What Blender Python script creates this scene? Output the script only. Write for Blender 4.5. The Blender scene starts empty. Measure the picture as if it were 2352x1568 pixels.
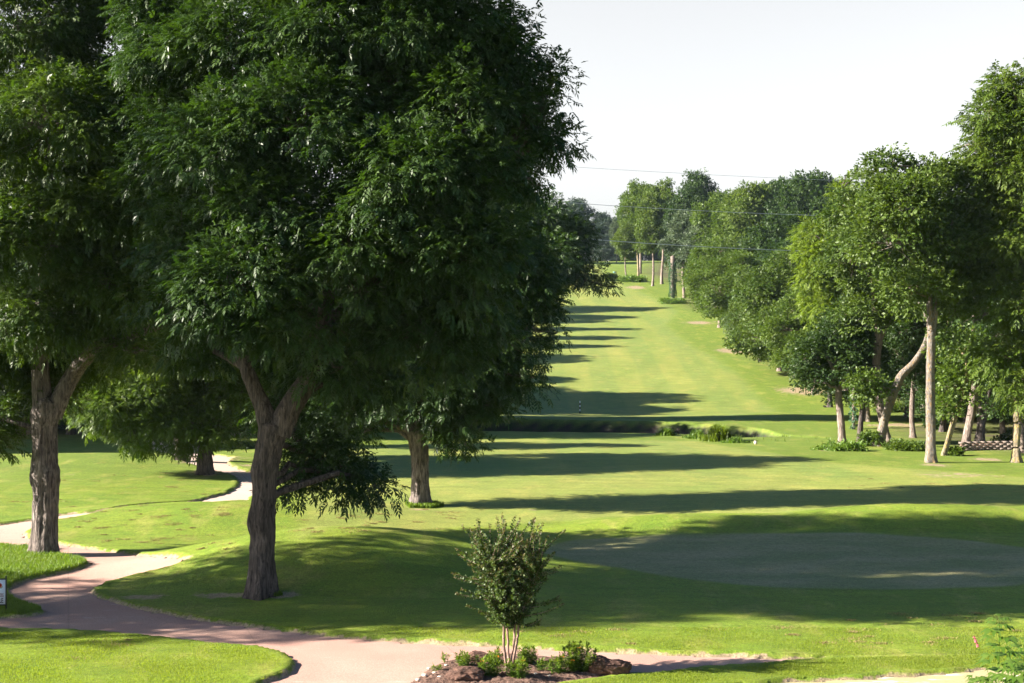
import bpy, math, random
import numpy as np
from mathutils import Vector, noise as mnoise

# ------------------------------------------------------------------ frame
F, YH, CAMZ = 3266.0, 700.0, 7.0          # focal length, horizon row (2352-px wide picture), eye height
C = bpy.context.scene.collection
sc = bpy.context.scene
rs = np.random.RandomState(7)

# ------------------------------------------------------------------ terrain
PD = np.array([-60, 0, 14, 20, 26, 32, 38, 44, 50, 60, 66.5, 73, 82, 90, 97, 107, 118, 133, 143, 168, 195, 225, 262, 285, 330, 348, 375, 430, 600, 3000.])
PZ = np.array([-6.2, -6.3, -6.6, -6.8, -6.9, -6.93, -7.02, -7.06, -7.04, -7.35, -7.54, -7.71, -8.03, -8.27, -8.56, -8.52, -8.93, -8.14, -7.44, -5.14, -2.69, 0, 3.2, 5.2, 9.6, 10.2, 9.6, 8.5, 9, 12.])
def pchip_slopes(x, y):
    h = np.diff(x); dl = np.diff(y)/h
    m = np.zeros_like(y)
    for i in range(1, len(x)-1):
        if dl[i-1]*dl[i] > 0:
            w1 = 2*h[i]+h[i-1]; w2 = h[i]+2*h[i-1]
            m[i] = (w1+w2)/(w1/dl[i-1]+w2/dl[i])
    m[0] = dl[0]; m[-1] = dl[-1]
    return m
PM = pchip_slopes(PD, PZ)
def prof(d):
    d = np.clip(d, PD[0], PD[-1]-1e-3)
    i = np.clip(np.searchsorted(PD, d, side='right')-1, 0, len(PD)-2)
    h = PD[i+1]-PD[i]; t = (d-PD[i])/h
    return ((2*t**3-3*t**2+1)*PZ[i] + (t**3-2*t**2+t)*h*PM[i] + (-2*t**3+3*t**2)*PZ[i+1] + (t**3-t**2)*h*PM[i+1])
def bump(X, Y, cx, cy, rx, ry, hgt, rot=0.0):
    dx = X-cx; dy = Y-cy; c, s = math.cos(rot), math.sin(rot)
    u = (dx*c+dy*s)/rx; v = (-dx*s+dy*c)/ry
    r2 = np.clip(u*u+v*v, 0, 1)
    return hgt*(1-r2)**2
CREEK = [(-90, 106, 2.3), (-30, 103, 2.3), (0, 101.5, 2.3), (9, 99.5, 2.2), (13.5, 97.0, 1.7), (15.5, 92, .14), (18, 86, .06), (24, 82, .05), (34, 82, .05), (60, 84, .05)]
def creek(X, Y):
    best = np.full(X.shape, 1e9); dep = np.zeros(X.shape)
    for (x0, y0, d0), (x1, y1, d1) in zip(CREEK[:-1], CREEK[1:]):
        ex, ey = x1-x0, y1-y0; L = ex*ex+ey*ey
        t = np.clip(((X-x0)*ex+(Y-y0)*ey)/L, 0, 1)
        dist = np.hypot(X-x0-t*ex, Y-y0-t*ey)
        m = dist < best
        best = np.where(m, dist, best); dep = np.where(m, d0+(d1-d0)*t, dep)
    w = 2.6+2.3*dep/1.9
    t = np.clip((w-best)/(w*.30), 0, 1)
    return -dep*t*t*(3-2*t)
def swell(X, Y):
    return (.05*np.sin(X*.31+1.3)*np.sin(Y*.23+.4)+.06*np.sin(X*.11+Y*.07+2))*np.clip((Y-10)/40, .3, 1) \
        + np.clip((Y-120)/120, 0, 1)*.35*np.sin(X*.06+.8)*np.sin(Y*.05)
def zg0(X, Y):
    X = np.asarray(X, float); Y = np.asarray(Y, float)
    z = prof(Y)
    z = z+bump(X, Y, -4.6, 38.6, 7.2, 5.2, 1.0, .05)
    z = z+bump(X, Y, -9.5, 47.5, 8, 4.4, .42)
    z = z+bump(X, Y, 13.5, 46.2, 8.5, 2.6, .5)
    z = z+bump(X, Y, 5.2, 45.6, 4.5, 2.2, .35)
    z = z+bump(X, Y, -20, 68, 14, 8, .5)
    z = z+bump(X, Y, 10, 17, 9, 7, .7)
    z = z+bump(X, Y, 12, 24.5, 14, 2.6, .12)
    z = z+bump(X, Y, 26, 352, 40, 16, .9)
    z = z+swell(X, Y)
    z = z+creek(X, Y)
    z = z+np.clip((X-40)/90, 0, 1)*7*np.clip((Y-100)/80, 0, 1) + np.clip((-X-30)/90, 0, 1)*5
    return z+CAMZ
def G(px, py, z=zg0):
    """ground point seen at picture position px, py -> (X, Y)"""
    d = np.concatenate([np.arange(17, 120, .04), np.arange(120, 460, .2)])
    X = (px-1176)/F*d; zr = CAMZ+(YH-py)/F*d
    hit = np.nonzero(zr < z(X, d))[0]
    k = hit[0] if len(hit) else len(d)-1
    return float(X[k]), float(d[k])
def AT(px, py, d):
    return Vector(((px-1176)/F*d, d, CAMZ+(YH-py)/F*d))

def resample(pts, step):
    pts = [np.array(p, float) for p in pts]; out = []
    n = len(pts)
    for i in range(n):                                   # closed Catmull-Rom
        p0, p1, p2, p3 = pts[i-1], pts[i], pts[(i+1) % n], pts[(i+2) % n]
        k = max(1, int(np.linalg.norm(p2-p1)/step))
        for j in range(k):
            t = j/k
            out.append(p1+.5*t*(p2-p0+t*(2*p0-5*p1+4*p2-p3+t*(3*(p1-p2)+p3-p0)))*1.0)
    return np.array(out)
def sdf(poly, X, Y):
    """signed distance to closed polygon, negative inside; X,Y 1-D"""
    d2 = np.full(X.shape, 1e18); inside = np.zeros(X.shape, bool)
    n = len(poly)
    for i in range(n):
        ax, ay = poly[i]; bx, by = poly[(i+1) % n]
        ex, ey = bx-ax, by-ay; L = ex*ex+ey*ey+1e-12
        t = np.clip(((X-ax)*ex+(Y-ay)*ey)/L, 0, 1)
        d2 = np.minimum(d2, (X-ax-t*ex)**2+(Y-ay-t*ey)**2)
        cond = ((ay > Y) != (by > Y))
        with np.errstate(divide='ignore', invalid='ignore'):
            xi = ax+(Y-ay)*ex/(ey if abs(ey) > 1e-12 else 1e-12)
        inside ^= cond & (X < xi)
    d = np.sqrt(d2)
    return np.where(inside, -d, d)

PATH_PX = [(-140,1214),(0,1201),(77,1190),(130,1180),(248,1167),(370,1153),(442,1149),(486,1139),(530,1126),(549,1106),(541,1093),(513,1082),(480,1077),(453,1068),(409,1051),(367,1037),(334,1024),(322,1012),(332,1002),(380,999),(436,1015),(470,1030),(505,1043),(536,1048),(522,1059),(555,1076),(592,1088),(604,1108),(580,1136),(525,1150),(453,1152),(345,1157),(265,1166),(182,1185),(130,1193),(66,1212),(63,1230),(130,1244),(221,1257),(312,1269),(387,1272),(425,1279),(414,1290),(395,1297),(304,1320),(235,1337),(213,1349),(221,1361),(264,1376),(321,1393),(420,1410),(494,1422),(581,1432),(700,1448),(900,1466),(1170,1479),(1500,1495),(1700,1501),(1895,1509),(1760,1520),(1600,1532),(1440,1546),(1260,1570),(1150,1592),(1050,1640),(560,1640),(560,1590),(610,1562),(652,1545),(672,1528),(674,1512),(640,1492),(581,1481),(494,1475),(370,1461),(222,1448),(0,1440),(-160,1438),(-160,1414),(0,1413),(70,1409),(99,1401),(80,1391),(37,1378),(17,1364),(14,1352),(22,1344),(67,1326),(178,1302),(208,1290),(190,1281),(130,1270),(69,1258),(0,1249),(-140,1252)]
PATH = np.array([G(*p) for p in PATH_PX])
PATH = resample(PATH, .5)
BR_PX = [(365,1004),(440,996),(560,991),(700,981),(860,966),(960,957),(960,964),(860,974),(700,990),(560,1001),(440,1008)]
BRANCH = np.array([G(*p) for p in BR_PX])
WALK_PX = [(1560,1600),(1750,1566),(1900,1556),(2100,1546),(2230,1535),(2352,1528),(2520,1516),(2700,1600),(2300,1700)]
WALK = resample([G(*p) for p in WALK_PX], .5)
GREEN_PX = [(1225,1262),(1305,1243),(1480,1231),(1679,1226),(1928,1224),(2127,1233),(2352,1257),(2520,1300),(2352,1341),(2200,1350),(2028,1353),(1779,1348),(1579,1330),(1430,1305),(1300,1283)]
GREEN = resample([G(*p) for p in GREEN_PX], .6)
BED_PX = [(935,1585),(965,1550),(990,1530),(1050,1509),(1160,1499),(1300,1508),(1400,1520),(1448,1536),(1440,1546),(1260,1568),(1150,1590)]
BED = resample([G(*p) for p in BED_PX], .25)

def ss(e0, e1, x):
    t = np.clip((x-e0)/(e1-e0), 0, 1); return t*t*(3-2*t)
def box_mask(poly, X, Y, m=2.0):
    return (X > poly[:, 0].min()-m) & (X < poly[:, 0].max()+m) & (Y > poly[:, 1].min()-m) & (Y < poly[:, 1].max()+m)
def sd_on(poly, X, Y):
    out = np.full(X.shape, 9.0); k = box_mask(poly, X, Y)
    out[k] = sdf(poly, X[k], Y[k]); return out

def path_sd(X, Y):
    n1 = .05*np.sin(X*3.1+Y*1.7)+.04*np.sin(X*7.3-Y*4.1)
    return np.minimum(np.minimum(sd_on(PATH, X, Y), sd_on(BRANCH, X, Y)), sd_on(WALK, X, Y))+n1*.6

# ------------------------------------------------------------------ object helpers
def mesh_np(name, V, Fq, mat=None, parent=None, smooth=False, attrs=None):
    """V (n,3); Fq (m,k) all same k, or list of arrays"""
    me = bpy.data.meshes.new(name)
    V = np.asarray(V, np.float32)
    groups = Fq if isinstance(Fq, list) else [Fq]
    groups = [np.asarray(g, np.int32) for g in groups if len(g)]
    nl = sum(g.size for g in groups); nf = sum(len(g) for g in groups)
    me.vertices.add(len(V)); me.vertices.foreach_set('co', V.ravel())
    me.loops.add(nl); me.polygons.add(nf)
    me.loops.foreach_set('vertex_index', np.concatenate([g.ravel() for g in groups]))
    tot = np.concatenate([np.full(len(g), g.shape[1], np.int32) for g in groups])
    st = np.concatenate([[0], np.cumsum(tot)[:-1]]).astype(np.int32)
    me.polygons.foreach_set('loop_start', st)
    try: me.polygons.foreach_set('loop_total', tot)
    except Exception: pass
    if smooth: me.polygons.foreach_set('use_smooth', np.ones(nf, bool))
    for k, a in (attrs or {}).items():
        at = me.attributes.new(k, 'FLOAT', 'POINT'); at.data.foreach_set('value', np.asarray(a, np.float32))
    me.update(calc_edges=True)
    if mat: me.materials.append(mat)
    o = bpy.data.objects.new(name, me); C.objects.link(o)
    if parent: o.parent = parent
    return o
def empty(name, loc, label=None, cat=None, group=None, rz=0, s=1):
    o = bpy.data.objects.new(name, None); C.objects.link(o); o.location = loc; o.empty_display_size = .3
    o.rotation_euler = (0, 0, rz); o.scale = (s, s, s) if not isinstance(s, tuple) else s
    return tag(o, label, cat, group)
def tag(o, label=None, cat=None, group=None, kind=None):
    if label: o['label'] = label
    if cat: o['category'] = cat
    if group: o['group'] = group
    if kind: o['kind'] = kind
    return o
class MB:
    def __init__(s): s.v = []; s.q = []; s.t = []; s.n = 0
    def add(s, V, Q=None, T=None):
        V = np.asarray(V, float)
        if Q is not None and len(Q): s.q.append(np.asarray(Q)+s.n)
        if T is not None and len(T): s.t.append(np.asarray(T)+s.n)
        s.v.append(V); s.n += len(V)
    def tube(s, P, R, k=8, cap=True, rough=0, seed=0, flare=None):
        P = np.asarray(P, float); n = len(P); R = np.asarray(R, float)
        T = np.gradient(P, axis=0); T /= np.linalg.norm(T, axis=1)[:, None]+1e-9
        ref = np.array([0.13, 0.9, 0.05]) if abs(T[0][2]) > .3 else np.array([0, 0, 1.])
        rings = []
        A = np.cross(T, ref); A /= np.linalg.norm(A, axis=1)[:, None]+1e-9
        B = np.cross(T, A)
        th = np.linspace(0, 2*np.pi, k, endpoint=False)
        rr = np.repeat(R[:, None], k, 1)
        if rough:
            for i in range(n):
                for j in range(k):
                    a = th[j]; q = Vector((math.cos(a)*2.2+seed, math.sin(a)*2.2, P[i][2]*.9))
                    lump = mnoise.noise(q)*.12+mnoise.noise(q*.4+Vector((9, 3, 1)))*.10
                    q2 = Vector((math.cos(a)*9+seed, math.sin(a)*9, P[i][2]*2.2))
                    rid = abs(mnoise.noise(q2)); q3 = q2*2.1; rid2 = abs(mnoise.noise(q3))
                    rr[i, j] *= 1+lump*rough+(rid*.16+rid2*.09-.07)*rough
        if flare is not None:
            for i in range(n):
                h = P[i][2]-P[0][2]
                f = math.exp(-max(h, 0)/flare[1])*flare[0]
                if f > .005: rr[i] *= 1+f*(1+.45*np.sin(th*5+seed)+.25*np.sin(th*3+seed*2))
        V = P[:, None, :]+rr[:, :, None]*(np.cos(th)[None, :, None]*A[:, None, :]+np.sin(th)[None, :, None]*B[:, None, :])
        V = V.reshape(-1, 3)
        i = np.arange(n-1)[:, None]*k; j = np.arange(k)[None, :]; j2 = (j+1) % k
        Q = np.stack([i+j, i+j2, i+k+j2, i+k+j], -1).reshape(-1, 4)
        T3 = None
        if cap:
            V = np.vstack([V, P[-1:]+T[-1]*R[-1]*.5]); e = (n-1)*k
            T3 = [(e+j, e+(j+1) % k, n*k) for j in range(k)]
        s.add(V, Q, T3)
    def box(s, c, d, rot=None):
        V = np.array([(x, y, z) for x in (-.5, .5) for y in (-.5, .5) for z in (-.5, .5)])*np.array(d)
        if rot is not None: V = V@np.array(rot).T
        s.add(V+np.array(c), [(0, 1, 3, 2), (4, 6, 7, 5), (0, 4, 5, 1), (2, 3, 7, 6), (0, 2, 6, 4), (1, 5, 7, 3)])
    def build(s, name, mat, parent=None, smooth=False):
        g = []
        if s.q: g.append(np.vstack(s.q))
        if s.t: g.append(np.vstack(s.t))
        return mesh_np(name, np.vstack(s.v), g, mat, parent, smooth)
def spline(P, n):
    P = np.asarray(P, float); m = len(P)
    t = np.linspace(0, m-1, n); out = np.zeros((n, P.shape[1]))
    for q, u in enumerate(t):
        i = min(int(u), m-2); f = u-i
        p0 = P[max(i-1, 0)]; p1 = P[i]; p2 = P[i+1]; p3 = P[min(i+2, m-1)]
        out[q] = .5*((2*p1)+(-p0+p2)*f+(2*p0-5*p1+4*p2-p3)*f*f+(-p0+3*p1-3*p2+p3)*f**3)
    return out

# ------------------------------------------------------------------ materials
def mat(name):
    m = bpy.data.materials.new(name); m.use_nodes = True
    nt = m.node_tree; nt.nodes.clear()
    return m, nt
class N:
    def __init__(s, nt): s.nt = nt
    def __call__(s, typ, **kw):
        n = s.nt.nodes.new(typ)
        for k, v in kw.items():
            if k.startswith('i_'):
                key = k[2:].replace('_', ' ')
                n.inputs[int(key) if key.isdigit() else key].default_value = v
            else: setattr(n, k, v)
        return n
    def link(s, a, b): s.nt.links.new(a, b)
    def noise(s, scale, detail=3, rough=.55, vec=None, dist=0):
        n = s('ShaderNodeTexNoise'); n.inputs['Scale'].default_value = scale; n.inputs['Detail'].default_value = detail
        n.inputs['Roughness'].default_value = rough; n.inputs['Distortion'].default_value = dist
        if vec is not None: s.link(vec, n.inputs['Vector'])
        return n.outputs[0]
    def ramp(s, x, stops, interp='LINEAR'):
        r = s('ShaderNodeValToRGB'); r.color_ramp.interpolation = interp
        while len(r.color_ramp.elements) < len(stops): r.color_ramp.elements.new(.5)
        for e, (p, c) in zip(r.color_ramp.elements, stops):
            e.position = p; e.color = (c, c, c, 1) if isinstance(c, (int, float)) else (*c, 1)
        s.link(x, r.inputs[0]); return r.outputs[0]
    def mix(s, f, a, b, typ='MIX'):
        m = s('ShaderNodeMix', data_type='RGBA', blend_type=typ)
        for sock, v in ((m.inputs[0], f), (m.inputs[6], a), (m.inputs[7], b)):
            if isinstance(v, bpy.types.NodeSocket): s.link(v, sock)
            elif isinstance(v, (int, float)): sock.default_value = v if sock.type == 'VALUE' else (v, v, v, 1)
            else: sock.default_value = (*v, 1)
        return m.outputs[2]
    def math(s, op, a, b=0.0):
        m = s('ShaderNodeMath', operation=op)
        for sock, v in ((m.inputs[0], a), (m.inputs[1], b)):
            if isinstance(v, bpy.types.NodeSocket): s.link(v, sock)
            else: sock.default_value = v
        return m.outputs[0]
    def attr(s, name):
        a = s('ShaderNodeAttribute', attribute_name=name); return a.outputs['Fac']
    def mapping(s, vec, scale):
        m = s('ShaderNodeMapping'); m.inputs['Scale'].default_value = scale; s.link(vec, m.inputs['Vector']); return m.outputs[0]
    def pos(s): return s('ShaderNodeNewGeometry').outputs['Position']
    def obj(s): return s('ShaderNodeTexCoord').outputs['Object']
    def bump(s, h, strength, dist=.05, normal=None):
        b = s('ShaderNodeBump'); b.inputs['Strength'].default_value = strength; b.inputs['Distance'].default_value = dist
        s.link(h, b.inputs['Height'])
        if normal is not None: s.link(normal, b.inputs['Normal'])
        return b.outputs[0]
    def out(s, sh):
        o = s('ShaderNodeOutputMaterial'); s.link(sh, o.inputs[0])
    def pbr(s, col, rough=.8, spec=.3, normal=None, metal=0):
        p = s('ShaderNodeBsdfPrincipled')
        for sock, v in ((p.inputs['Base Color'], col), (p.inputs['Roughness'], rough), (p.inputs['Specular IOR Level'], spec), (p.inputs['Metallic'], metal)):
            if isinstance(v, bpy.types.NodeSocket): s.link(v, sock)
            elif isinstance(v, (int, float)): sock.default_value = v
            else: sock.default_value = (*v, 1)
        if normal is not None: s.link(normal, p.inputs['Normal'])
        return p.outputs[0]

def leaf_mat(name, ca, cb, tr=.35, trc=None, rough=.5, spec=.30):
    m, nt = mat(name); n = N(nt)
    r = n.attr('rnd')
    big = n.ramp(n.noise(.55, 2, .5, n.pos()), [(.38, 0.0), (.62, 1.0)])
    c = n.mix(r, ca, cb)
    c2 = n.mix(n.math('MULTIPLY', big, .35), c, tuple(x*.8 for x in cb))
    p = n.pbr(c2, rough, spec)
    t = n('ShaderNodeBsdfTranslucent')
    tc = n.mix(1.0, c2, trc or (1.5, 1.55, .55), 'MULTIPLY')
    n.link(tc, t.inputs[0])
    mx = n('ShaderNodeMixShader'); mx.inputs[0].default_value = tr
    n.link(p, mx.inputs[1]); n.link(t.outputs[0], mx.inputs[2]); n.out(mx.outputs[0])
    return m
def bark_mat(name, ca, cb, lich=None, vs=1.0, sc_=1.0):
    m, nt = mat(name); n = N(nt); o = n.obj()
    v = n.mapping(o, (sc_*11, sc_*11, sc_*1.6*vs))
    a = n.noise(1.6, 5, .65, v, .6)
    w = n.ramp(a, [(.36, 0.0), (.62, 1.0)])
    c = n.mix(w, ca, cb)
    b2 = n.noise(1.1, 3, .6, o)
    c = n.mix(n.ramp(b2, [(.35, 0.0), (.7, .55)]), c, tuple(x*.6 for x in ca))
    if lich:
        l = n.ramp(n.noise(9, 4, .7, n.mapping(o, (1, 1, .6))), [(.52, 0.0), (.6, .7)])
        c = n.mix(l, c, lich)
    n.out(n.pbr(c, .9, .15, n.bump(w, .9, .035)))
    return m

# ground ------------------------------------------------------------
def turf_mat():
    m, nt = mat('turf'); n = N(nt); p = n.pos()
    sep = n('ShaderNodeSeparateXYZ'); n.link(p, sep.inputs[0])
    fw = n.attr('fairway'); bare = n.attr('bare'); gr = n.attr('green'); ck = n.attr('creek'); wood = n.attr('wood'); rough_ = n.attr('rough')
    mow = n.attr('mow')
    near = (.108, .177, .015); near2 = (.172, .212, .020)
    fa = (.160, .203, .040); fb = (.220, .232, .052)
    n1 = n.ramp(n.noise(.35, 4, .6, p), [(.35, 0.0), (.65, 1.0)])
    n2 = n.ramp(n.noise(2.3, 4, .65, p), [(.35, 0.0), (.68, 1.0)])
    n3 = n.noise(26, 3, .7, p)
    n4 = n.noise(8, 3, .7, p)
    c0 = n.mix(n.math('MULTIPLY', n.math('ADD', n1, n2), .5), near, near2)
    nn = n.noise(.16, 4, .6, n.mapping(p, (1.4, .55, 1)))
    c1 = n.mix(n.ramp(nn, [(.35, 0.0), (.65, 1.0)]), fa, fb)
    # mowing lines, laid along the fairway
    c1 = n.mix(n.math('MULTIPLY', mow, .7), c1, (.125, .180, .040))
    c = n.mix(fw, c0, c1)
    c = n.mix(n.math('MULTIPLY', rough_, .7), c, (.115, .165, .024))
    # thinning yellow patches
    yel = n.math('MULTIPLY', n.ramp(n.noise(.9, 5, .7, n.mapping(p, (1, .5, 1))), [(.52, 0.0), (.68, 1.0)]), .5)
    c = n.mix(yel, c, (.30, .27, .07))
    # straw clippings in small clumps
    st = n.noise(5.5, 4, .75, n.mapping(p, (.6, 1.3, 1)))
    stz = n.noise(.45, 2, .5, p)
    stm = n.math('MULTIPLY', n.ramp(st, [(.63, 0.0), (.69, 1.0)]), n.ramp(stz, [(.44, 0.0), (.56, 1.0)]))
    stm = n.math('MULTIPLY', stm, n.math('SUBTRACT', 1.0, gr))
    c = n.mix(n.math('MULTIPLY', stm, .75), c, (.36, .28, .12))
    # weedy dark tufts
    tf = n.ramp(n.noise(3.1, 4, .8, n.mapping(p, (1, .8, 1))), [(.66, 0.0), (.71, .55)])
    c = n.mix(n.math('MULTIPLY', tf, n.math('SUBTRACT', 1.0, fw)), c, (.06, .14, .02))
    ms_ = n.noise(1.3, 5, .72, n.mapping(p, (.35, 1.5, 1)))
    c = n.mix(1.0, c, n.ramp(ms_, [(.32, .80), (.68, 1.14)]), 'MULTIPLY')
    # putting surface
    gc = n.mix(n.ramp(n.noise(.5, 4, .6, n.mapping(p, (.6, 1.4, 1))), [(.4, 0.0), (.62, 1.0)]), (.175, .185, .068), (.25, .225, .11))
    c = n.mix(gr, c, gc)
    # wood floor and creek bank
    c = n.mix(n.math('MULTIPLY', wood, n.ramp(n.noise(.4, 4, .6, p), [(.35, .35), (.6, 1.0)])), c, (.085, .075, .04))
    ckc = n.mix(n.ramp(n.noise(1.1, 4, .6, p), [(.42, 0.0), (.58, 1.0)]), (.040, .030, .026), (.020, .034, .012))  # bank soil and weeds, with tree shade darkened into the colour
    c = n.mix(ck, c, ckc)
    # bare soil
    bn = n.math('ADD', bare, n.math('MULTIPLY', n.math('SUBTRACT', n2, .5), .55))
    bm = n.ramp(bn, [(.35, 0.0), (.62, 1.0)])
    c = n.mix(n.math('MULTIPLY', bm, .85), c, n.mix(n4, (.25, .17, .11), (.38, .28, .20)))
    # blade-sized speckle
    c = n.mix(1.0, c, n.ramp(n3, [(.3, .60), (.7, 1.35)]), 'MULTIPLY')
    c = n.mix(1.0, c, n.ramp(n4, [(.3, .78), (.7, 1.2)]), 'MULTIPLY')
    hgt = n.math('ADD', n.math('MULTIPLY', n3, 1.0), n.math('MULTIPLY', n4, .9))
    bs = n.math('SUBTRACT', 1.0, n.math('MULTIPLY', n.math('MAXIMUM', gr, n.math('MULTIPLY', fw, .45)), .75))
    b = n('ShaderNodeBump'); b.inputs['Distance'].default_value = .05; n.link(n.math('MULTIPLY', bs, .5), b.inputs['Strength']); n.link(hgt, b.inputs['Height'])
    n.out(n.pbr(c, .75, .22, b.outputs[0]))
    return m
def path_mat():
    m, nt = mat('path_surface'); n = N(nt); p = n.pos()
    sep = n('ShaderNodeSeparateXYZ'); n.link(p, sep.inputs[0])
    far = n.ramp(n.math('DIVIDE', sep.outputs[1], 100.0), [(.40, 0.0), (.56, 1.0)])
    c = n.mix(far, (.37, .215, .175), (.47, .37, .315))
    c = n.mix(n.ramp(n.noise(.5, 4, .6, p), [(.4, 0.0), (.65, .5)]), c, (.41, .285, .235))
    c = n.mix(n.ramp(n.noise(1.6, 5, .7, n.mapping(p, (.5, 2, 1))), [(.6, 0.0), (.72, .55)]), c, (.54, .43, .37))
    g = n.noise(45, 2, .6, p)
    c = n.mix(1.0, c, n.ramp(g, [(.3, .72), (.7, 1.25)]), 'MULTIPLY')
    # expansion joints
    ox = n.mapping(p, (1, 1, 1)); 
    s2 = n('ShaderNodeSeparateXYZ'); n.link(ox, s2.inputs[0])
    u = n.math('ADD', n.math('MULTIPLY', s2.outputs[0], .8), n.math('MULTIPLY', s2.outputs[1], .25))
    fr = n.math('FRACT', n.math('DIVIDE', u, 3.1))
    j = n.ramp(fr, [(0.0, 1.0), (.006, 1.0), (.011, 0.0)])
    c = n.mix(n.math('MULTIPLY', j, .3), c, (.14, .09, .08))
    n.out(n.pbr(c, .85, .25, n.bump(g, .35, .02)))
    return m
def sand_mat():
    m, nt = mat('walkway_surface'); n = N(nt); p = n.pos()
    c = n.mix(n.ramp(n.noise(2.2, 4, .7, n.mapping(p, (.5, 1.6, 1))), [(.55, 0.0), (.66, 1.0)]), (.36, .31, .17), (.80, .76, .64))
    g = n.noise(40, 2, .6, p)
    c = n.mix(1.0, c, n.ramp(g, [(.3, .8), (.7, 1.15)]), 'MULTIPLY')
    n.out(n.pbr(c, .9, .1, n.bump(g, .4, .02))); return m
def soil_mat():
    m, nt = mat('bed_soil'); n = N(nt); p = n.obj()
    a = n.noise(9, 5, .75, p)
    c = n.mix(n.ramp(a, [(.35, 0.0), (.65, 1.0)]), (.05, .030, .025), (.22, .135, .105))
    n.out(n.pbr(c, .95, .1, n.bump(n.noise(22, 4, .7, p), .9, .04))); return m
def rock_mat():
    m, nt = mat('red_sandstone'); n = N(nt); p = n.obj()
    c = n.mix(n.ramp(n.noise(3, 5, .65, p), [(.38, 0.0), (.62, 1.0)]), (.05, .028, .022), (.15, .08, .06))
    c = n.mix(n.ramp(n.noise(14, 4, .7, p), [(.62, 0.0), (.7, .6)]), c, (.22, .15, .12))
    n.out(n.pbr(c, .9, .2, n.bump(n.noise(11, 6, .7, p), .8, .05))); return m
def flat_mat(name, col, rough=.6, spec=.4, metal=0, var=.15, sc_=6):
    m, nt = mat(name); n = N(nt)
    f = n.noise(sc_, 4, .6, n.obj())
    c = n.mix(1.0, col, n.ramp(f, [(.3, 1-var), (.7, 1+var)]), 'MULTIPLY')
    n.out(n.pbr(c, rough, spec, None, metal)); return m

M = dict(
    turf=turf_mat(), path=path_mat(), sand=sand_mat(), soil=soil_mat(), rock=rock_mat(),
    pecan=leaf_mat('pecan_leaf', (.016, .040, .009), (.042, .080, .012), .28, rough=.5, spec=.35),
    pecan2=leaf_mat('sunlit_pecan_leaf', (.028, .060, .010), (.065, .105, .014), .32, rough=.5, spec=.35),  # same pecan leaf, lightened: sunlight put into the base colour
    bright=leaf_mat('bright_leaf', (.060, .105, .014), (.105, .145, .024), .38, trc=(1.35, 1.4, .8)),
    mid=leaf_mat('mid_green_leaf', (.048, .090, .012), (.094, .138, .020), .32),
    olive=leaf_mat('olive_leaf', (.042, .080, .013), (.088, .128, .022), .30),
    dark=leaf_mat('dark_leaf', (.022, .048, .012), (.046, .080, .018), .28),
    grey=leaf_mat('grey_green_leaf', (.05, .08, .038), (.095, .125, .065), .22, trc=(1.2, 1.3, .8)),
    blue=leaf_mat('hazed_far_leaf', (.035, .06, .04), (.06, .085, .055), .2, trc=(1.1, 1.2, .8)),  # bluish grey of distant haze mixed into the leaf colour
    myrtle=leaf_mat('myrtle_leaf', (.026, .052, .013), (.072, .105, .022), .30, rough=.5, spec=.3),
    tipred=leaf_mat('young_tip_leaf', (.060, .085, .020), (.10, .075, .025), .3),
    weed=leaf_mat('weed_leaf', (.07, .14, .016), (.13, .20, .035), .35),
    blade=leaf_mat('grass_blade', (.10, .185, .02), (.16, .22, .03), .40, rough=.5, spec=.3),
    turfblade=leaf_mat('turf_blade', (.15, .21, .025), (.22, .26, .04), .5, rough=.6, spec=.2),
    lime=leaf_mat('lime_leaf', (.085, .14, .014), (.15, .20, .025), .4),
    vine=leaf_mat('vine_leaf', (.03, .08, .035), (.06, .12, .055), .2),
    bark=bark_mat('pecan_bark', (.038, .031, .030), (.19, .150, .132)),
    barkmid=bark_mat('sunlit_pecan_bark', (.055, .045, .043), (.30, .245, .222)),  # lighter copy of the pecan bark, sun on the trunks painted in
    bark2=bark_mat('elm_bark', (.13, .10, .09), (.34, .27, .235)),
    pale=bark_mat('pale_bark', (.11, .092, .082), (.31, .275, .25), lich=(.27, .17, .07), vs=2.5),
    barkd=bark_mat('dark_bark', (.055, .045, .042), (.15, .12, .11)),
    barkl=bark_mat('lichen_bark', (.16, .13, .09), (.33, .27, .2), lich=(.40, .30, .09)),
    stem=bark_mat('myrtle_bark', (.30, .19, .15), (.46, .32, .27), sc_=2.2),
)

# ------------------------------------------------------------------ build the ground
def spaced(segs):
    out = []
    for a, b, s in segs: out += list(np.arange(a, b, s))
    return out
Ys = np.array(spaced([(-60, 0, 12), (0, 18, 2), (18, 24, .5), (24, 58, .12), (58, 90, .22), (90, 112, .3), (112, 150, .8), (150, 240, 1.6), (240, 400, 2.5), (400, 1000, 40), (1000, 2900, 240)])+[2900.])
Xs = np.array(spaced([(-1500, -300, 150), (-300, -80, 20), (-80, -30, 1.2), (-30, -20, .4), (-20, 20, .13), (20, 40, .4), (40, 90, 1.2), (90, 300, 20), (300, 1500, 150)])+[1500.])
GX, GY = np.meshgrid(Xs, Ys); nx, ny = len(Xs), len(Ys)
gx, gy = GX.ravel(), GY.ravel()
base = zg0(gx, gy)
psd = path_sd(gx, gy)
lower = .16*(1-ss(-.10, .05, psd))
micro = .012*np.sin(gx*2.1+gy*.9)*np.sin(gy*1.7)
gz = base-lower+micro*(psd > 0)+.02*ss(.35, .05, psd)*(psd > 0)
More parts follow.
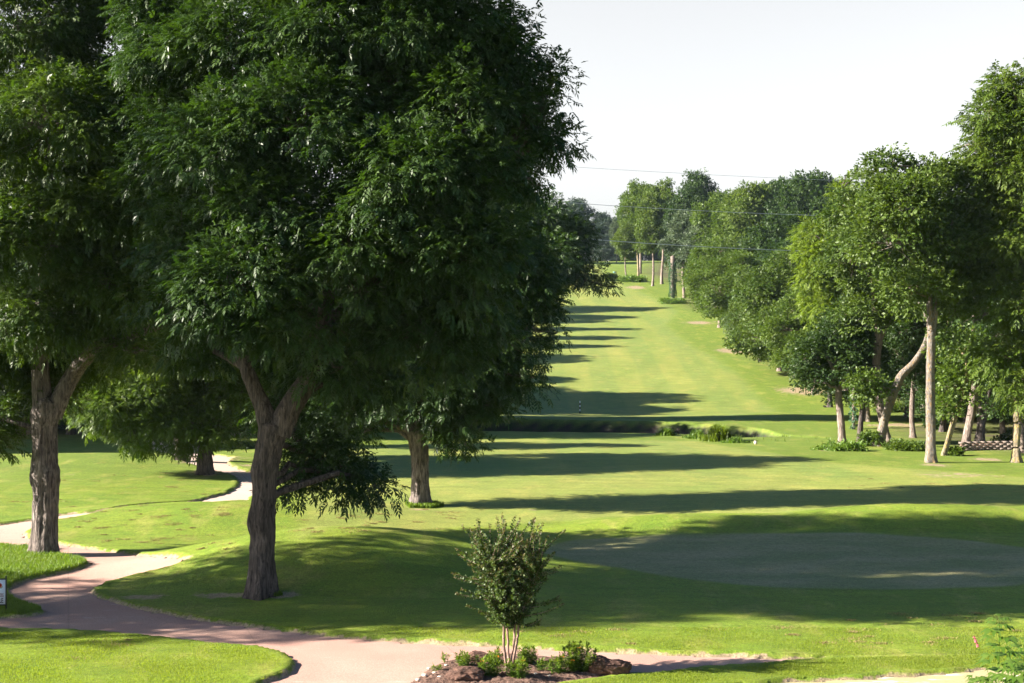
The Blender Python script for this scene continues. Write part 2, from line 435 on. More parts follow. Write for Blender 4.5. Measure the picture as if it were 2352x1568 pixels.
# fairway mask from the picture outline of the mown area
FW_PX = [(690,1235),(1000,1215),(1400,1188),(1800,1178),(2352,1160),(2500,1110),(2352,1095),(1900,1060),(1700,1030),(1600,1012),(1000,1010),(700,1040),(620,1090),(700,1150)]
FW2_PX = [(900,960),(1300,958),(1660,956),(1790,945),(1740,900),(1690,850),(1640,815),(1600,800),(1560,770),(1535,745),(1560,715),(1540,700),(1480,672),(1440,655),(1390,625),(1380,607),(1200,607),(1000,700),(800,800)]
FW1 = np.array([G(*p) for p in FW_PX]); FW2 = np.array([G(*p) for p in FW2_PX])
def sdm(P, w): 
    out = np.full(gx.shape, 50.0); k = box_mask(P, gx, gy, 10)
    out[k] = sdf(P, gx[k], gy[k]); return 1-ss(-w, w, out)
fair = np.maximum(sdm(FW1, .5), sdm(FW2, .9))
green = sdm(GREEN, .16)
apron = np.clip(sdm(GREEN, .9)-green, 0, 1)
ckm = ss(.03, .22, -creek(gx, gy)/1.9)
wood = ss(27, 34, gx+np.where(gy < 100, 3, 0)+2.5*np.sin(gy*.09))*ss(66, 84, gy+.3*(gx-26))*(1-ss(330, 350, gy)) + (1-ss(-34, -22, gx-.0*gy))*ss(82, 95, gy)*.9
bare = np.zeros_like(gx)
for (px, py, rx, ry, s) in [(1685,806,44,6,1.1),(1605,741,36,4,1),(1690,776,26,3.5,.9),(1845,897,62,10,1),(1460,660,24,4,1),(1650,738,18,2,.7),
        (2200,1090,120,8,.55),(2150,1068,40,5,.7),(2265,1055,40,5,.75),(2060,976,110,5,.7),(1895,1035,20,3,.5),(1740,972,30,4,.3),
        (420,1283,30,6,1),(330,1371,60,6,.9),(470,1087,46,9,.75),(440,1060,40,6,.8),(560,1068,30,4,.7),(500,1368,80,4,.75),(650,1366,40,4,1),(235,1283,25,4,.7),(540,1052,50,7,.5),
        (1760,955,70,6,.35),(150,1090,30,2,.4),(965,1170,60,5,.5),(2130,1110,30,4,.4),(1220,1172,20,4,.5)]:
    X0, Y0 = G(px, py)
    a = rx/F*Y0; Xb, Yb = G(px, py-ry); Xc, Yc = G(px, py+ry); b = max(abs(Yb-Yc)/2, .3)
    bare = np.maximum(bare, s*np.exp(-(((gx-X0)/a)**2+((gy-Y0)/b)**2)))
bare = np.maximum(bare, .55*(1-ss(0, .13, np.where(psd > 0, psd, 0)))*(gy < 90)*(.6+.4*np.sin(gx*1.3)*np.sin(gy*.8)))
bare = np.maximum(bare, (psd <= 0)*1.0)
rough = 1-np.maximum(fair, green)
rough = rough*(ss(56, 64, gy))
mow = np.zeros_like(gx)
wave = gx+2.2*np.sin(gy*.021)+.02*(gy-50)
mow = np.maximum(0, np.minimum(1, .5+2.2*np.sin(wave*1.25)))*fair*(gy > 60)
mow2 = np.maximum(0, np.minimum(1, .5+2*np.sin((gx*.25+gy)*1.1)))*apron
mow = np.clip(np.maximum(mow, mow2), 0, 1)
edge = np.exp(-((sdf(FW2, np.clip(gx, -60, 60), np.clip(gy, 0, 400))+.2)/1.4)**2)*(gy > 110)
mow = np.clip(mow*.6+edge*.9, 0, 1)
ii = (np.arange(ny-1)[:, None]*nx+np.arange(nx-1)[None, :]).ravel()
gq = np.stack([ii, ii+1, ii+nx+1, ii+nx], 1)
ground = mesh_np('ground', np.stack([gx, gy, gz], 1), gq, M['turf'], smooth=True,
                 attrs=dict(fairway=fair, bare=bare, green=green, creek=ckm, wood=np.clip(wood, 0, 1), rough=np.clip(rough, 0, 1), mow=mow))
tag(ground, kind='structure')

def sheet(name, poly_sds, m, dz, grow, step, kind='structure'):
    P = np.vstack(poly_sds); x0, y0 = P.min(0)-grow; x1, y1 = P.max(0)+grow
    xs = np.arange(x0, x1+step, step); ys = np.arange(y0, y1+step, step)
    A, B = np.meshgrid(xs, ys); a, b = A.ravel(), B.ravel()
    s = np.min([sd_on(q, a, b) for q in poly_sds], axis=0)
    keep = (s < grow).reshape(A.shape)
    kq = keep[:-1, :-1] & keep[1:, :-1] & keep[:-1, 1:] & keep[1:, 1:]
    w = len(xs); i = (np.arange(len(ys)-1)[:, None]*w+np.arange(w-1)[None, :])[kq]
    q = np.stack([i, i+1, i+w+1, i+w], 1)
    u, inv = np.unique(q.ravel(), return_inverse=True)
    V = np.stack([a, b, zg0(a, b)+dz], 1)[u]
    o = mesh_np(name, V, inv.reshape(-1, 4), m, smooth=True); tag(o, kind=kind); return o
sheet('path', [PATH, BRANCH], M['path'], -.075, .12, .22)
sheet('walkway', [WALK], M['sand'], -.06, .12, .2)

# flower bed soil: raised, lumpy
def bed():
    x0, y0 = BED.min(0)-.1; x1, y1 = BED.max(0)+.1
    xs = np.arange(x0, x1, .035); ys = np.arange(y0, y1, .035)
    A, B = np.meshgrid(xs, ys); a, b = A.ravel(), B.ravel(); s = sdf(BED, a, b)
    h = np.array([mnoise.noise(Vector((x*5, y*5, 0)))*.02+mnoise.noise(Vector((x*14, y*14, 3)))*.03+mnoise.noise(Vector((x*30, y*30, 3)))*.02 for x, y in zip(a, b)])
    z = zg0(a, b)+np.where(s < 0, -.03+.07*ss(0, .35, -s)+h*ss(0, .15, -s), -.1)
    keep = (s < .05).reshape(A.shape); kq = keep[:-1, :-1] & keep[1:, :-1] & keep[:-1, 1:] & keep[1:, 1:]
    w = len(xs); i = (np.arange(len(ys)-1)[:, None]*w+np.arange(w-1)[None, :])[kq]
    q = np.stack([i, i+1, i+w+1, i+w], 1); u, inv = np.unique(q.ravel(), return_inverse=True)
    o = mesh_np('flower_bed', np.stack([a, b, z], 1)[u], inv.reshape(-1, 4), M['soil'])
    tag(o, kind='structure')
bed()

# ------------------------------------------------------------------ foliage
def nrm(a): return a/(np.linalg.norm(a, axis=-1, keepdims=True)+1e-9)
def leaf_geo(pos, ax, kind, size, r, rnd):
    """pos, ax (n,3) -> verts, quads, rnd"""
    n = len(pos); up = np.array([0, 0, 1.])
    side = nrm(np.cross(ax, up)+r.normal(0, .35, (n, 3))); nor = nrm(np.cross(side, ax))
    L = size*r.uniform(.7, 1.25, n)
    if kind == 'pecan':       # compound leaf: pairs of long leaflets on a drooping stalk
        tmpl = [(.35, 1), (.35, -1), (.58, 1), (.58, -1), (.80, 1), (.80, -1), (.97, 0)]
        Vs = []
        for t, sg in tmpl:
            b = pos+ax*(L*t)[:, None]-up*(L*.22*t*t)[:, None]
            ld = nrm(ax*(.55 if sg else 1)+side*sg*.85-up*(.16+.22*t)+r.normal(0, .16, (n, 3)))
            ll = (L*.48*(1.05-.15*abs(t-.6)))[:, None]; w = ll*.19
            ws = nrm(np.cross(ld, nor)+1e-6)
            dro = -up*ll*.16
            Vs.append(np.stack([b, b+ld*ll*.45+ws*w+nor*w*.2, b+ld*ll+dro, b+ld*ll*.45-ws*w+nor*w*.2], 1))
        V = np.stack(Vs, 1).reshape(-1, 3); k = len(tmpl)
    else:                     # a spray of three simple leaves
        tmpl = [(.0, .9), (.1, -.9), (.35, .1)] if kind == 'tri' else [(0, 0)]
        Vs = []
        for t, sg in tmpl:
            b = pos+ax*(L*t)[:, None]
            ld = nrm(ax+side*sg-up*.15+r.normal(0, .3, (n, 3))); ll = (L*(.8 if len(tmpl) > 1 else 1))[:, None]; w = ll*.30
            ws = nrm(np.cross(ld, nor+r.normal(0, .4, (n, 3))))
            Vs.append(np.stack([b, b+ld*ll*.5+ws*w, b+ld*ll, b+ld*ll*.5-ws*w], 1))
        V = np.stack(Vs, 1).reshape(-1, 3); k = len(tmpl)
    Q = np.arange(n*k*4).reshape(-1, 4)
    return V, Q, np.repeat(rnd, k*4)
def foliage(lobes, r, kind='tri', size=.2, clump_r=.8, per_m2=1.0, leaves=40, droop=.22, low=.25, hollow=.55):
    """lobes rows: cx,cy,cz,rx,ry,rz -> V,Q,rnd,clump centres with lobe id"""
    lobes = np.asarray(lobes, float); cc, ci, od = [], [], []
    for k, l in enumerate(lobes):
        c, R = l[:3], l[3:]
        area = 4*np.pi*((R[0]*R[1])**1.6/3+(R[0]*R[2])**1.6/3+(R[1]*R[2])**1.6/3)**(1/1.6)
        m = max(5, int(area*per_m2))
        u = nrm(r.normal(0, 1, (m, 3)))
        kk = (u[:, 2] > -.35) | (r.rand(m) < low); u = u[kk]
        rad = r.uniform(.62, 1.0, len(u))+np.where(r.rand(len(u)) < .1, .14, 0)
        p = c+u*R*rad[:, None]
        ok = np.ones(len(p), bool)
        for j, l2 in enumerate(lobes):
            if j == k: continue
            q = np.sum(((p-l2[:3])/l2[3:])**2, 1)
            ok &= ~((q < hollow**2) & (r.rand(len(p)) < .85))
        p = p[ok]; u = u[ok]
        cc.append(p); ci.append(np.full(len(p), k)); od.append(nrm(u/R))
    cc = np.vstack(cc); ci = np.concatenate(ci); od = np.vstack(od); nc = len(cc)
    cr = clump_r*r.uniform(.6, 1.3, nc); cnt = np.maximum(4, (leaves*r.uniform(.6, 1.4, nc)*(cr/clump_r)**1.5)).astype(int)
    idx = np.repeat(np.arange(nc), cnt); n = len(idx)
    loc = nrm(r.normal(0, 1, (n, 3)))*(r.rand(n)**.45)[:, None]
    spread = np.array([1, 1, .62])
    pos = cc[idx]+loc*spread*cr[idx][:, None]
    # sprays sag at their outer ends
    pos[:, 2] -= (np.hypot(loc[:, 0], loc[:, 1])**2)*cr[idx]*droop*.6
    ax = nrm(loc*.8+od[idx]*.6+r.normal(0, .38, (n, 3))+np.array([0, 0, -droop]))
    rnd = np.clip(np.repeat(r.uniform(.1, .8, nc), cnt)+r.normal(0, .2, n), 0, 1)
    V, Q, R_ = leaf_geo(pos, ax, kind, size, r, rnd)
    return V, Q, R_, cc, ci
def limbs(mb, trunk_pts, lobes, cc, ci, r, lr=.10, tw=.025, twig=True, k=7, zmin=0.0, frac=1.0):
    """limbs from the trunk to each lobe, twigs from the lobe's centre to its clumps"""
    tp = np.asarray(trunk_pts, float)
    for j, l in enumerate(lobes):
        c = np.array(l[:3]); d = np.linalg.norm(tp-c, axis=1)+np.where(tp[:, 2] > c[2]-.3, 6, 0)+np.where(tp[:, 2] < zmin, 50, 0)
        s = tp[np.argmin(d)]
        mid = (s+c)/2+np.array([r.normal(0, .3), r.normal(0, .3), .12*np.linalg.norm(c-s)])
        P = spline([s, mid, c, c+(c-mid)*.35], 10)
        P[1:-1] += r.normal(0, .05, (8, 3))
        R = np.linspace(lr*(.7+.12*np.linalg.norm(c-s)), lr*.2, 10)
        mb.tube(P, R, k)
        if twig:
            sel = np.nonzero(ci == j)[0]
            for q in sel:
                if r.rand() > frac: continue
                a = P[r.randint(4, 9)]; e = cc[q]; m2 = (a+e)/2+r.normal(0, .12, 3)+np.array([0, 0, .1])
                mb.tube([a, m2, e], [tw, tw*.7, tw*.3], 3, cap=False)

def tree_at(name, px, py, label, cat='tree', group=None, rz=0):
    X, Y = G(px, py); z = float(zg0(X, Y))
    return empty(name, (X, Y, z-.05), label, cat, group, rz), X, Y, z
def px_lobes(L, Y, X, z):
    out = []
    for l in L:
        x, y, rx, ry = l[:4]; dd = l[4] if len(l) > 4 else 0
        p = AT(x, y, Y+dd); k = (Y+dd)/F
        out.append((p.x-X, p.y-Y, p.z-z, rx*k, max(.7*rx*k+.25*ry*k, .5), ry*k))
    return out
def px_line(L, X, Y, z):
    """rows px,py,width px[,depth offset]"""
    P, R = [], []
    for l in L:
        dd = l[3] if len(l) > 3 else 0
        p = AT(l[0], l[1], Y+dd); P.append((p.x-X, p.y-Y, p.z-z)); R.append(l[2]/2/F*(Y+dd))
    return P, R

def near_tree(name, base, label, trunk, forks, lobes, leafm, barkm, seed, sides=56, size=.25, per_m2=2.6, leaves=72, clump=.72, kind='pecan', flare=(.42, .35), lr=.10, group=None, extra=None):
    t, X, Y, z = tree_at(name, base[0], base[1], label, group=group)
    r = np.random.RandomState(seed)
    P, R = px_line([(base[0], base[1]+3, trunk[0][2])]+list(trunk), X, Y, z)
    n = max(20, int((P[-1][2]-P[0][2])/.07))
    PR = spline(np.column_stack([P, R]), n)
    mb = MB(); mb.tube(PR[:, :3], PR[:, 3], sides, rough=1.0, seed=seed*1.7, flare=flare)
    allp = list(PR[:, :3])
    for fk in forks:
        P2, R2 = px_line(fk, X, Y, z); n2 = max(10, int(np.linalg.norm(np.array(P2[-1])-np.array(P2[0]))/.12))
        q = spline(np.column_stack([P2, R2]), n2); mb.tube(q[:, :3], q[:, 3], max(12, sides//2), rough=.8, seed=seed+2)
        allp += list(q[:, :3])
    LB = px_lobes(lobes, Y, X, z)
    if extra: LB += extra
    V, Q, rr, cc, ci = foliage(LB, r, kind, size, clump, per_m2, leaves)
    limbs(mb, allp, LB, cc, ci, r, lr=lr, tw=.018, zmin=2.2)
    mb.build('trunk', barkm, t, smooth=True)
    mesh_np('crown', V, Q, leafm, t, attrs=dict(rnd=rr))
    return t, X, Y, z
NQ = []
# --- tree in the middle of the left group (forked trunk)
near_tree('pecan_tree', (598, 1366), 'huge pecan with a forked dark trunk on the shaded grass mound, nearest of all',
  [(598,1366,60),(600,1320,60),(601,1290,58),(604,1230,56),(600,1190,62),(604,1160,57),(607,1120,55),(606,1085,60),(614,1050,60),(622,1010,66),(630,970,72)],
  [[(622,985,55),(606,935,42),(588,895,36),(566,840,32),(545,770,28,.3),(520,680,22,.6),(500,560,16,1),(490,420,10,1)],
   [(640,990,62),(662,940,56),(690,895,50),(722,840,44),(742,780,40,-.3),(750,690,34,-.5),(790,560,26,0),(850,400,20,0),(900,240,14,.3),(930,60,9,.4)],
   [(735,790,34),(700,680,30,.4),(670,560,24,.8),(650,400,18,1),(640,200,12,1),(640,0,8,1)],
   [(750,740,26),(860,640,20,-.6),(960,560,16,-.8),(1050,480,11,-.8),(1130,400,7,-.8)],
   [(636,1010,16,.4),(680,1030,12,1.2),(740,1050,8,1.8),(810,1075,5,2)]],
  [(980,60,170,120,0),(1090,90,80,90,.5),(1140,150,75,80,0),(1205,185,30,42,.3),(1262,160,20,15,.2),(1250,236,20,16,0),(1256,318,20,14,.2),(1180,60,30,24,.2),(1215,410,14,18,0),(1150,260,75,55,0),(1222,300,26,28,0),(1060,250,130,110,-1),(1090,400,72,120,-1.5),(950,430,160,140,-2),(1050,590,130,130,-2),(1105,560,66,100,-.5),
   (880,200,150,150,1),(760,70,170,120,0),(700,290,170,150,-1.2),(560,120,150,130,.5),(520,350,150,140,-1),(820,580,160,140,-2),(560,640,130,110,-2.8),(620,500,150,110,-1.5),(440,560,100,100,-1),(420,700,70,70,-2),
   (650,745,110,45,-2.4),(765,835,50,30,-1),(440,320,120,120,2),(430,130,110,130,2.5),(370,420,80,90,2.5),(360,240,70,90,3),(380,20,90,110,3),(720,790,100,90,2.5),(960,760,130,110,-1),(1070,740,100,90,-.6),(840,870,90,60,1),(480,800,90,60,1.5),(900,-120,240,150,0),(650,-150,240,170,.5),
   (700,1060,48,36,1.4),(760,1075,46,34,1.6),(815,1090,36,26,1.6),(858,1106,20,14,1.6),(690,1110,30,26,1.6),(740,1020,60,26,1.6),(650,930,60,35,2.5)],
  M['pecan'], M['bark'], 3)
# --- left tree
near_tree('pecan_tree', (103, 1270), 'tall pecan with a knotty sunlit trunk at the bend of the path, left edge',
  [(103,1270,54),(103,1220,54),(104,1170,56),(106,1120,58),(104,1085,66),(103,1060,58),(103,1010,54),(101,975,58),(104,945,66),(112,915,62)],
  [[(120,950,46),(140,905,40),(165,860,36),(195,820,32,-.3),(235,786,28,-.6),(300,765,22,-.8),(380,740,14,-.9)],
   [(100,950,50),(95,890,42),(92,800,36),(100,660,30),(120,480,24,.3),(140,280,17,.3),(150,80,10,.3)],
   [(94,800,28),(40,700,22,.5),(-40,580,15,.8),(-120,450,9,1)],
   [(100,640,22),(180,520,18,-.6),(280,400,12,-1),(350,250,7,-1)]],
  [(170,330,90,110,1),(170,200,100,80,.8),(30,430,90,80,.5),(60,60,150,140,-1),(290,40,140,110,0),(-60,300,110,150,1),(110,290,180,140,-2.5),(310,260,130,130,-1),(240,480,150,110,-2),(50,540,150,110,-2.2),(380,440,100,110,0),(-30,760,90,100,.5),(80,720,120,80,-1.5),(240,650,120,80,-1.6),
   (0,960,34,50,.3),(-50,1000,50,60,0),(380,620,90,90,0),(120,-130,190,120,.5),(310,800,60,36,-1),(160,820,110,70,2),(330,760,90,50,1.5),(40,860,70,70,1.5),(110,900,40,35,1)],
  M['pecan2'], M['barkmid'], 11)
# --- third tree, right of the pair
near_tree('pecan_tree', (966, 1161), 'straight sunlit pecan trunk ringed by long grass, right tree of the left group',
  [(966,1161,40),(965,1130,42),(964,1090,41),(963,1050,43),(961,1015,46),(962,985,50)],
  [[(952,1000,30),(938,965,26),(915,920,22),(900,850,17),(890,760,11)],
   [(974,1000,30),(992,970,24),(1020,925,20),(1060,850,16),(1110,760,12),(1160,660,8)],
   [(962,995,34),(970,930,28),(985,840,24),(1000,700,18),(1020,560,12),(1040,420,7)]],
  [(1140,620,120,120,0),(1215,690,66,80,0),(1262,760,30,26,0),(1170,790,80,60,-.5),(1195,860,26,28,-.5),(1100,850,100,75,0),(1120,930,52,36,0),(1030,900,90,60,-1),(945,910,80,55,-1),(905,830,105,80,0),(1000,720,140,110,0),(1090,520,120,110,0),
   (1170,470,50,90,.5),(1040,985,40,28,-.5),(1065,1012,16,14,-.5),(1190,395,30,40,1),(780,940,62,40,0),(820,900,70,50,.5),(720,965,26,20,0),(800,990,30,16,0),(850,700,120,120,1),(960,500,160,150,1.5),(1080,330,120,120,1.5)],
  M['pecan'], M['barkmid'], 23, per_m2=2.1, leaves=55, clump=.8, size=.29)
# --- tree by the path behind
near_tree('pecan_tree', (470, 1088), 'shorter pecan beside the sunlit gravel bend, its bright crown drooping to the left',
  [(470,1088,32),(470,1060,32),(471,1030,31),(473,1000,34)],
  [[(468,1010,22),(450,970,18),(425,920,14),(390,880,9)],[(476,1010,22),(500,960,18),(540,900,14),(580,820,9)],[(472,1005,22),(474,930,18),(480,820,12),(485,700,7)]],
  [(270,930,75,60,-1),(310,990,50,40,-1),(215,905,36,28,-.5),(220,960,26,30,-.5),(350,890,90,60,-.5),(430,930,80,50,0),(560,900,90,70,0),(470,780,180,110,0),(620,780,120,100,0),(430,1005,50,18,-.5),(495,985,50,26,-.6),(350,780,110,80,1),(385,960,50,40,-1),(400,600,130,120,2),(540,600,130,120,2)],
  M['mid'], M['bark'], 31, sides=32, size=.32, per_m2=1.9, leaves=50, clump=.85)
# --- dark tree beyond the creek that overhangs the fairway
near_tree('pecan_tree', (1085, 960), 'dark crowned tree beyond the creek, its branch hanging over the sunlit fairway',
  [(1085,960,26),(1085,900,24),(1088,850,22)],
  [[(1088,870,16),(1120,760,13),(1180,660,10),(1260,600,7),(1340,600,4)],[(1086,860,16),(1080,700,12),(1090,560,8)]],
  [(1240,540,70,70,0),(1300,560,55,55,0),(1200,640,80,80,0),(1290,640,60,36,0),(1350,630,34,26,0),(1385,652,22,18,0),(1250,590,80,60,-2),(1330,530,26,34,0),(1100,600,120,120,0),(1020,700,120,100,0),(1255,490,50,40,0),(1130,760,90,60,0)],
  M['pecan'], M['barkd'], 41, sides=20, size=.42, per_m2=1.1, leaves=44, clump=1.1)

# ------------------------------------------------------------------ generic trees: a few masters, each copied with its parts
def master(kind, seed, H, R, zb, nl, leaf=.28, per_m2=.95, leaves=48, clump=1.0, tr=.24, lean=0, twigs=True, fam='tri', squash=1.0):
    r = np.random.RandomState(seed); L = []
    for i in range(nl):
        f = (i+.5)/nl; h = zb+(H-zb)*(.12+.82*f)
        env = math.sin(math.pi*min(.97, .16+.80*f))**.75
        a = i*2.4+r.uniform(-.5, .5); rr = R*env*r.uniform(.45, .72) if i < nl-1 else R*.1
        lr_ = R*r.uniform(.34, .5)*(.75+.35*env)
        L.append((rr*math.cos(a)+lean*f, rr*math.sin(a), h-lr_*.2, lr_, lr_, lr_*r.uniform(.6, .85)*squash))
    L.append((lean*.5, 0, (zb+H)*.52, R*.45, R*.45, (H-zb)*.36))
    V, Q, rr, cc, ci = foliage(L, r, fam, leaf, clump, per_m2, leaves, low=.45)
    mb = MB()
    n = 26; zz = np.linspace(0, H*.86, n)
    P = np.stack([lean*(zz/H)**1.4+.18*np.sin(zz*.5+seed), .15*np.cos(zz*.6+seed)-.15*math.cos(seed), zz-.1], 1)
    P[:, 0] -= P[0, 0]
    mb.tube(P, tr*(1-zz/(H*.93))**.8+.02, 14, rough=.8, seed=seed, flare=(.45, .4))
    limbs(mb, P, L, cc, ci, r, lr=tr*.4, tw=.03, k=6, zmin=zb*.7, frac=.5 if twigs else 0)
    hid = bpy.data.objects
    def mk(nm, V, g, attrs=None):
        me = mesh_np(nm, V, g, None, None, smooth=(nm == 'trunk'), attrs=attrs); d = me.data; d.materials.append(None)
        bpy.data.objects.remove(me); return d
    g = [np.vstack(mb.q), np.vstack(mb.t)] if mb.t else [np.vstack(mb.q)]
    return dict(trunk=mk('trunk', np.vstack(mb.v), g), crown=mk('crown', V, Q, dict(rnd=rr)), H=H)
MS = {
 'round':  master('round', 51, 14, 5.2, 2.0, 13),
 'tall':   master('tall', 52, 18, 4.6, 5.0, 14, tr=.27),
 'spread': master('spread', 53, 13, 6.6, 1.9, 14, squash=.85),
 'low':    master('low', 54, 8, 3.4, 1.3, 9, leaf=.2, clump=.75, per_m2=.9, tr=.15),
 'feather':master('feather', 55, 16, 5.0, 3.6, 13, leaf=.45, leaves=24, per_m2=.60, fam='pecan', clump=.9),
 'farA':   master('farA', 56, 18, 6.0, 3.5, 13, leaf=.42, leaves=40, per_m2=.62, clump=1.3, twigs=False),
 'farB':   master('farB', 57, 15, 7.0, 2.5, 13, leaf=.42, leaves=40, per_m2=.62, clump=1.3, twigs=False, squash=.9),
 'farC':   master('farC', 59, 18, 4.8, 6.6, 12, leaf=.42, leaves=40, per_m2=.62, clump=1.1, twigs=False, tr=.3),
 'slim':   master('slim', 58, 16.5, 3.1, 3.4, 11, leaf=.42, leaves=40, per_m2=.9, clump=1.0, twigs=False),
}
def put(kind, X, Y, H, leafm, barkm, label, group=None, rz=0, w=1.0, name='tree', sink=.08):
    ms = MS[kind]; s = H/ms['H']
    t = empty(name, (X, Y, float(zg0(X, Y))-sink), label, 'tree', group, rz, (s*w, s*w, s))
    for part, mm in (('trunk', barkm), ('crown', leafm)):
        o = bpy.data.objects.new(part, ms[part]); C.objects.link(o); o.parent = t
        o.material_slots[0].link = 'OBJECT'; o.material_slots[0].material = mm
    return t
def put_px(kind, px, py, top, *a, **k):
    """tree whose foot is seen at px,py and whose top reaches row top"""
    X, Y = G(px, py); H = (py-top)/F*Y
    return put(kind, X, Y, H, *a, **k), X, Y, H

# ------- right-hand side, trunks one can tell apart
def side_tree(base, label, trunk, forks, lobes, lm, bm, seed, **k):
    k.setdefault('sides', 20); k.setdefault('size', .21); k.setdefault('per_m2', 1.25); k.setdefault('leaves', 85); k.setdefault('clump', .85); k.setdefault('kind', 'tri'); k.setdefault('lr', .09)
    return near_tree('tree', base, label, trunk, forks, lobes, lm, bm, seed, flare=(.5, .35), **k)
side_tree((2138,1062), 'tall tree with a straight pale trunk on the lawn, right of the leaning trunk',
  [(2138,1062,24),(2138,1000,22),(2137,900,21),(2138,800,19),(2140,760,20)],
  [[(2140,775,16),(2134,690,14),(2128,600,12),(2110,480,9),(2100,380,5)],[(2142,770,12),(2160,640,10),(2190,500,7)]],
  [(2070,430,90,80,0),(2030,380,40,40,0),(2140,400,60,40,0),(2160,440,70,60,0),(2050,560,110,90,-1),(2180,560,90,90,0),(2100,660,90,60,-1),(2010,500,60,60,0),(2190,700,60,90,1),(2080,480,80,80,-1.5)],
  M['olive'], M['pale'], 61)
side_tree((2036,1020), 'tall tree with a dark reddish trunk standing behind the foot of the leaning trunk',
  [(2040,1022,20),(2028,970,19),(2016,900,19),(2013,830,18),(2018,780,18)],
  [[(2018,790,15),(2010,700,12),(1990,580,8),(1980,480,4)],[(2020,780,12),(2060,690,9),(2090,600,5)]],
  [(1970,500,70,60,1),(1960,600,70,70,0),(2030,640,80,70,0),(1990,720,60,50,0),(2070,690,60,44,1.5),(2010,560,80,80,0),(1935,470,26,30,1)],
  M['olive'], M['bark2'], 62)
side_tree((2018,1024), 'leaning pale trunk that kinks to the right against the tall straight one',
  [(2018,1024,24),(2030,970,20),(2046,920,18),(2060,884,18),(2072,858,19),(2098,832,16),(2120,800,15),(2130,770,11),(2134,740,9)],
  [[(2048,912,6),(2020,880,4),(1985,870,2)]],
  [(2160,690,40,36,.5),(2120,640,50,50,.5),(2000,890,34,22,-.5),(1980,870,26,16,-.5)],
  M['mid'], M['pale'], 63)
side_tree((1935,1018), 'smallish tree with a grey trunk, leftmost of the row before the wood',
  [(1935,1018,17),(1932,970,16),(1927,920,15),(1926,890,14)],
  [[(1926,895,11),(1915,850,8),(1890,800,5)],[(1928,895,11),(1945,830,8),(1960,760,4)]],
  [(1880,860,46,32,0),(1920,840,60,50,0),(1955,800,50,50,0),(1870,820,40,36,0),(1925,780,60,50,.5),(1855,880,20,16,0)],
  M['dark'], M['bark2'], 64)
side_tree((1974,1015), 'thin dark trunk between the grey trunk and the leaning one',
  [(1974,1015,12),(1978,960,11),(1984,900,10),(1986,860,9)],
  [[(1986,870,8),(1990,800,6),(1995,720,3)]],
  [(1985,800,50,50,0),(1960,740,50,50,0),(2000,840,40,36,0)],
  M['dark'], M['barkd'], 65)
side_tree((2180,1046), 'slim leaning young tree left of the block wall',
  [(2168,1046,10),(2176,1010,9),(2190,960,9),(2202,920,8)],
  [[(2170,1046,8),(2186,990,7),(2206,930,5),(2215,880,3)]],
  [(2195,890,36,40,0),(2225,850,50,50,0),(2205,800,44,40,0),(2175,930,16,18,0)],
  M['mid'], M['barkl'], 66)
side_tree((2218,1033), 'grey trunked tree rooted at the left end of the block wall',
  [(2216,1034,20),(2222,990,18),(2232,940,18),(2236,900,19)],
  [[(2236,910,14),(2240,840,11),(2236,740,7),(2240,660,3)]],
  [(2235,800,60,60,0),(2260,720,70,70,0),(2280,860,50,44,0),(2240,640,60,70,1),(2290,940,40,30,0)],
  M['dark'], M['bark2'], 67)
side_tree((2250,1022), 'stout dark split trunk behind the block wall',
  [(2250,1022,24),(2252,990,20),(2256,950,20)],
  [[(2252,960,14),(2246,880,11),(2250,780,6)],[(2260,960,14),(2275,880,10),(2290,780,5)]],
  [(2270,780,80,70,0),(2310,860,50,50,0),(2300,700,80,80,0),(2270,600,60,80,0)],
  M['dark'], M['barkd'], 68)
side_tree((2333,1062), 'yellow lichen covered trunk with a light green crown at the right edge',
  [(2335,1062,21),(2334,1020,18),(2336,970,19),(2334,930,18)],
  [[(2334,940,14),(2340,820,12),(2345,640,10),(2340,450,7),(2335,260,4)],[(2336,935,12),(2370,840,9),(2420,740,5)]],
  [(2320,200,44,50,0),(2270,270,50,40,0),(2330,300,70,60,0),(2280,370,50,40,0),(2360,400,90,80,-.5),(2290,470,60,60,0),(2340,550,90,80,-1),(2290,640,46,46,-.5),(2350,700,80,80,-1),(2320,820,50,60,-.5),(2350,900,50,60,-1),(2420,500,110,200,0),(2400,250,100,110,0),(2300,400,80,90,0),(2230,330,24,28,0),(2255,520,30,40,0),(2260,600,30,36,0)],
  M['bright'], M['barkl'], 69, kind='pecan', size=.40, leaves=38, per_m2=1.5, clump=.85)
# feathery bright green tree in the middle of the right side
side_tree((1890,935), 'yellow-green feathery tree hanging in front of the right-hand wood',
  [(1905,940,12),(1905,880,11),(1900,820,10)],
  [[(1900,830,8),(1890,700,6),(1890,560,4),(1930,440,2)],[(1902,830,8),(1930,740,5)]],
  [(1885,590,46,44,0),(1860,640,30,30,0),(1920,640,50,50,0),(1895,700,46,50,0),(1930,760,34,54,0),(1905,820,26,30,0),(1870,540,36,30,1),(1930,560,50,50,1),(1940,440,24,20,1),(1945,402,12,8,1),(1968,408,9,7,1)],
  M['lime'], M['barkd'], 70, kind='pecan', size=.5, leaves=28, per_m2=1.3, clump=1.0)

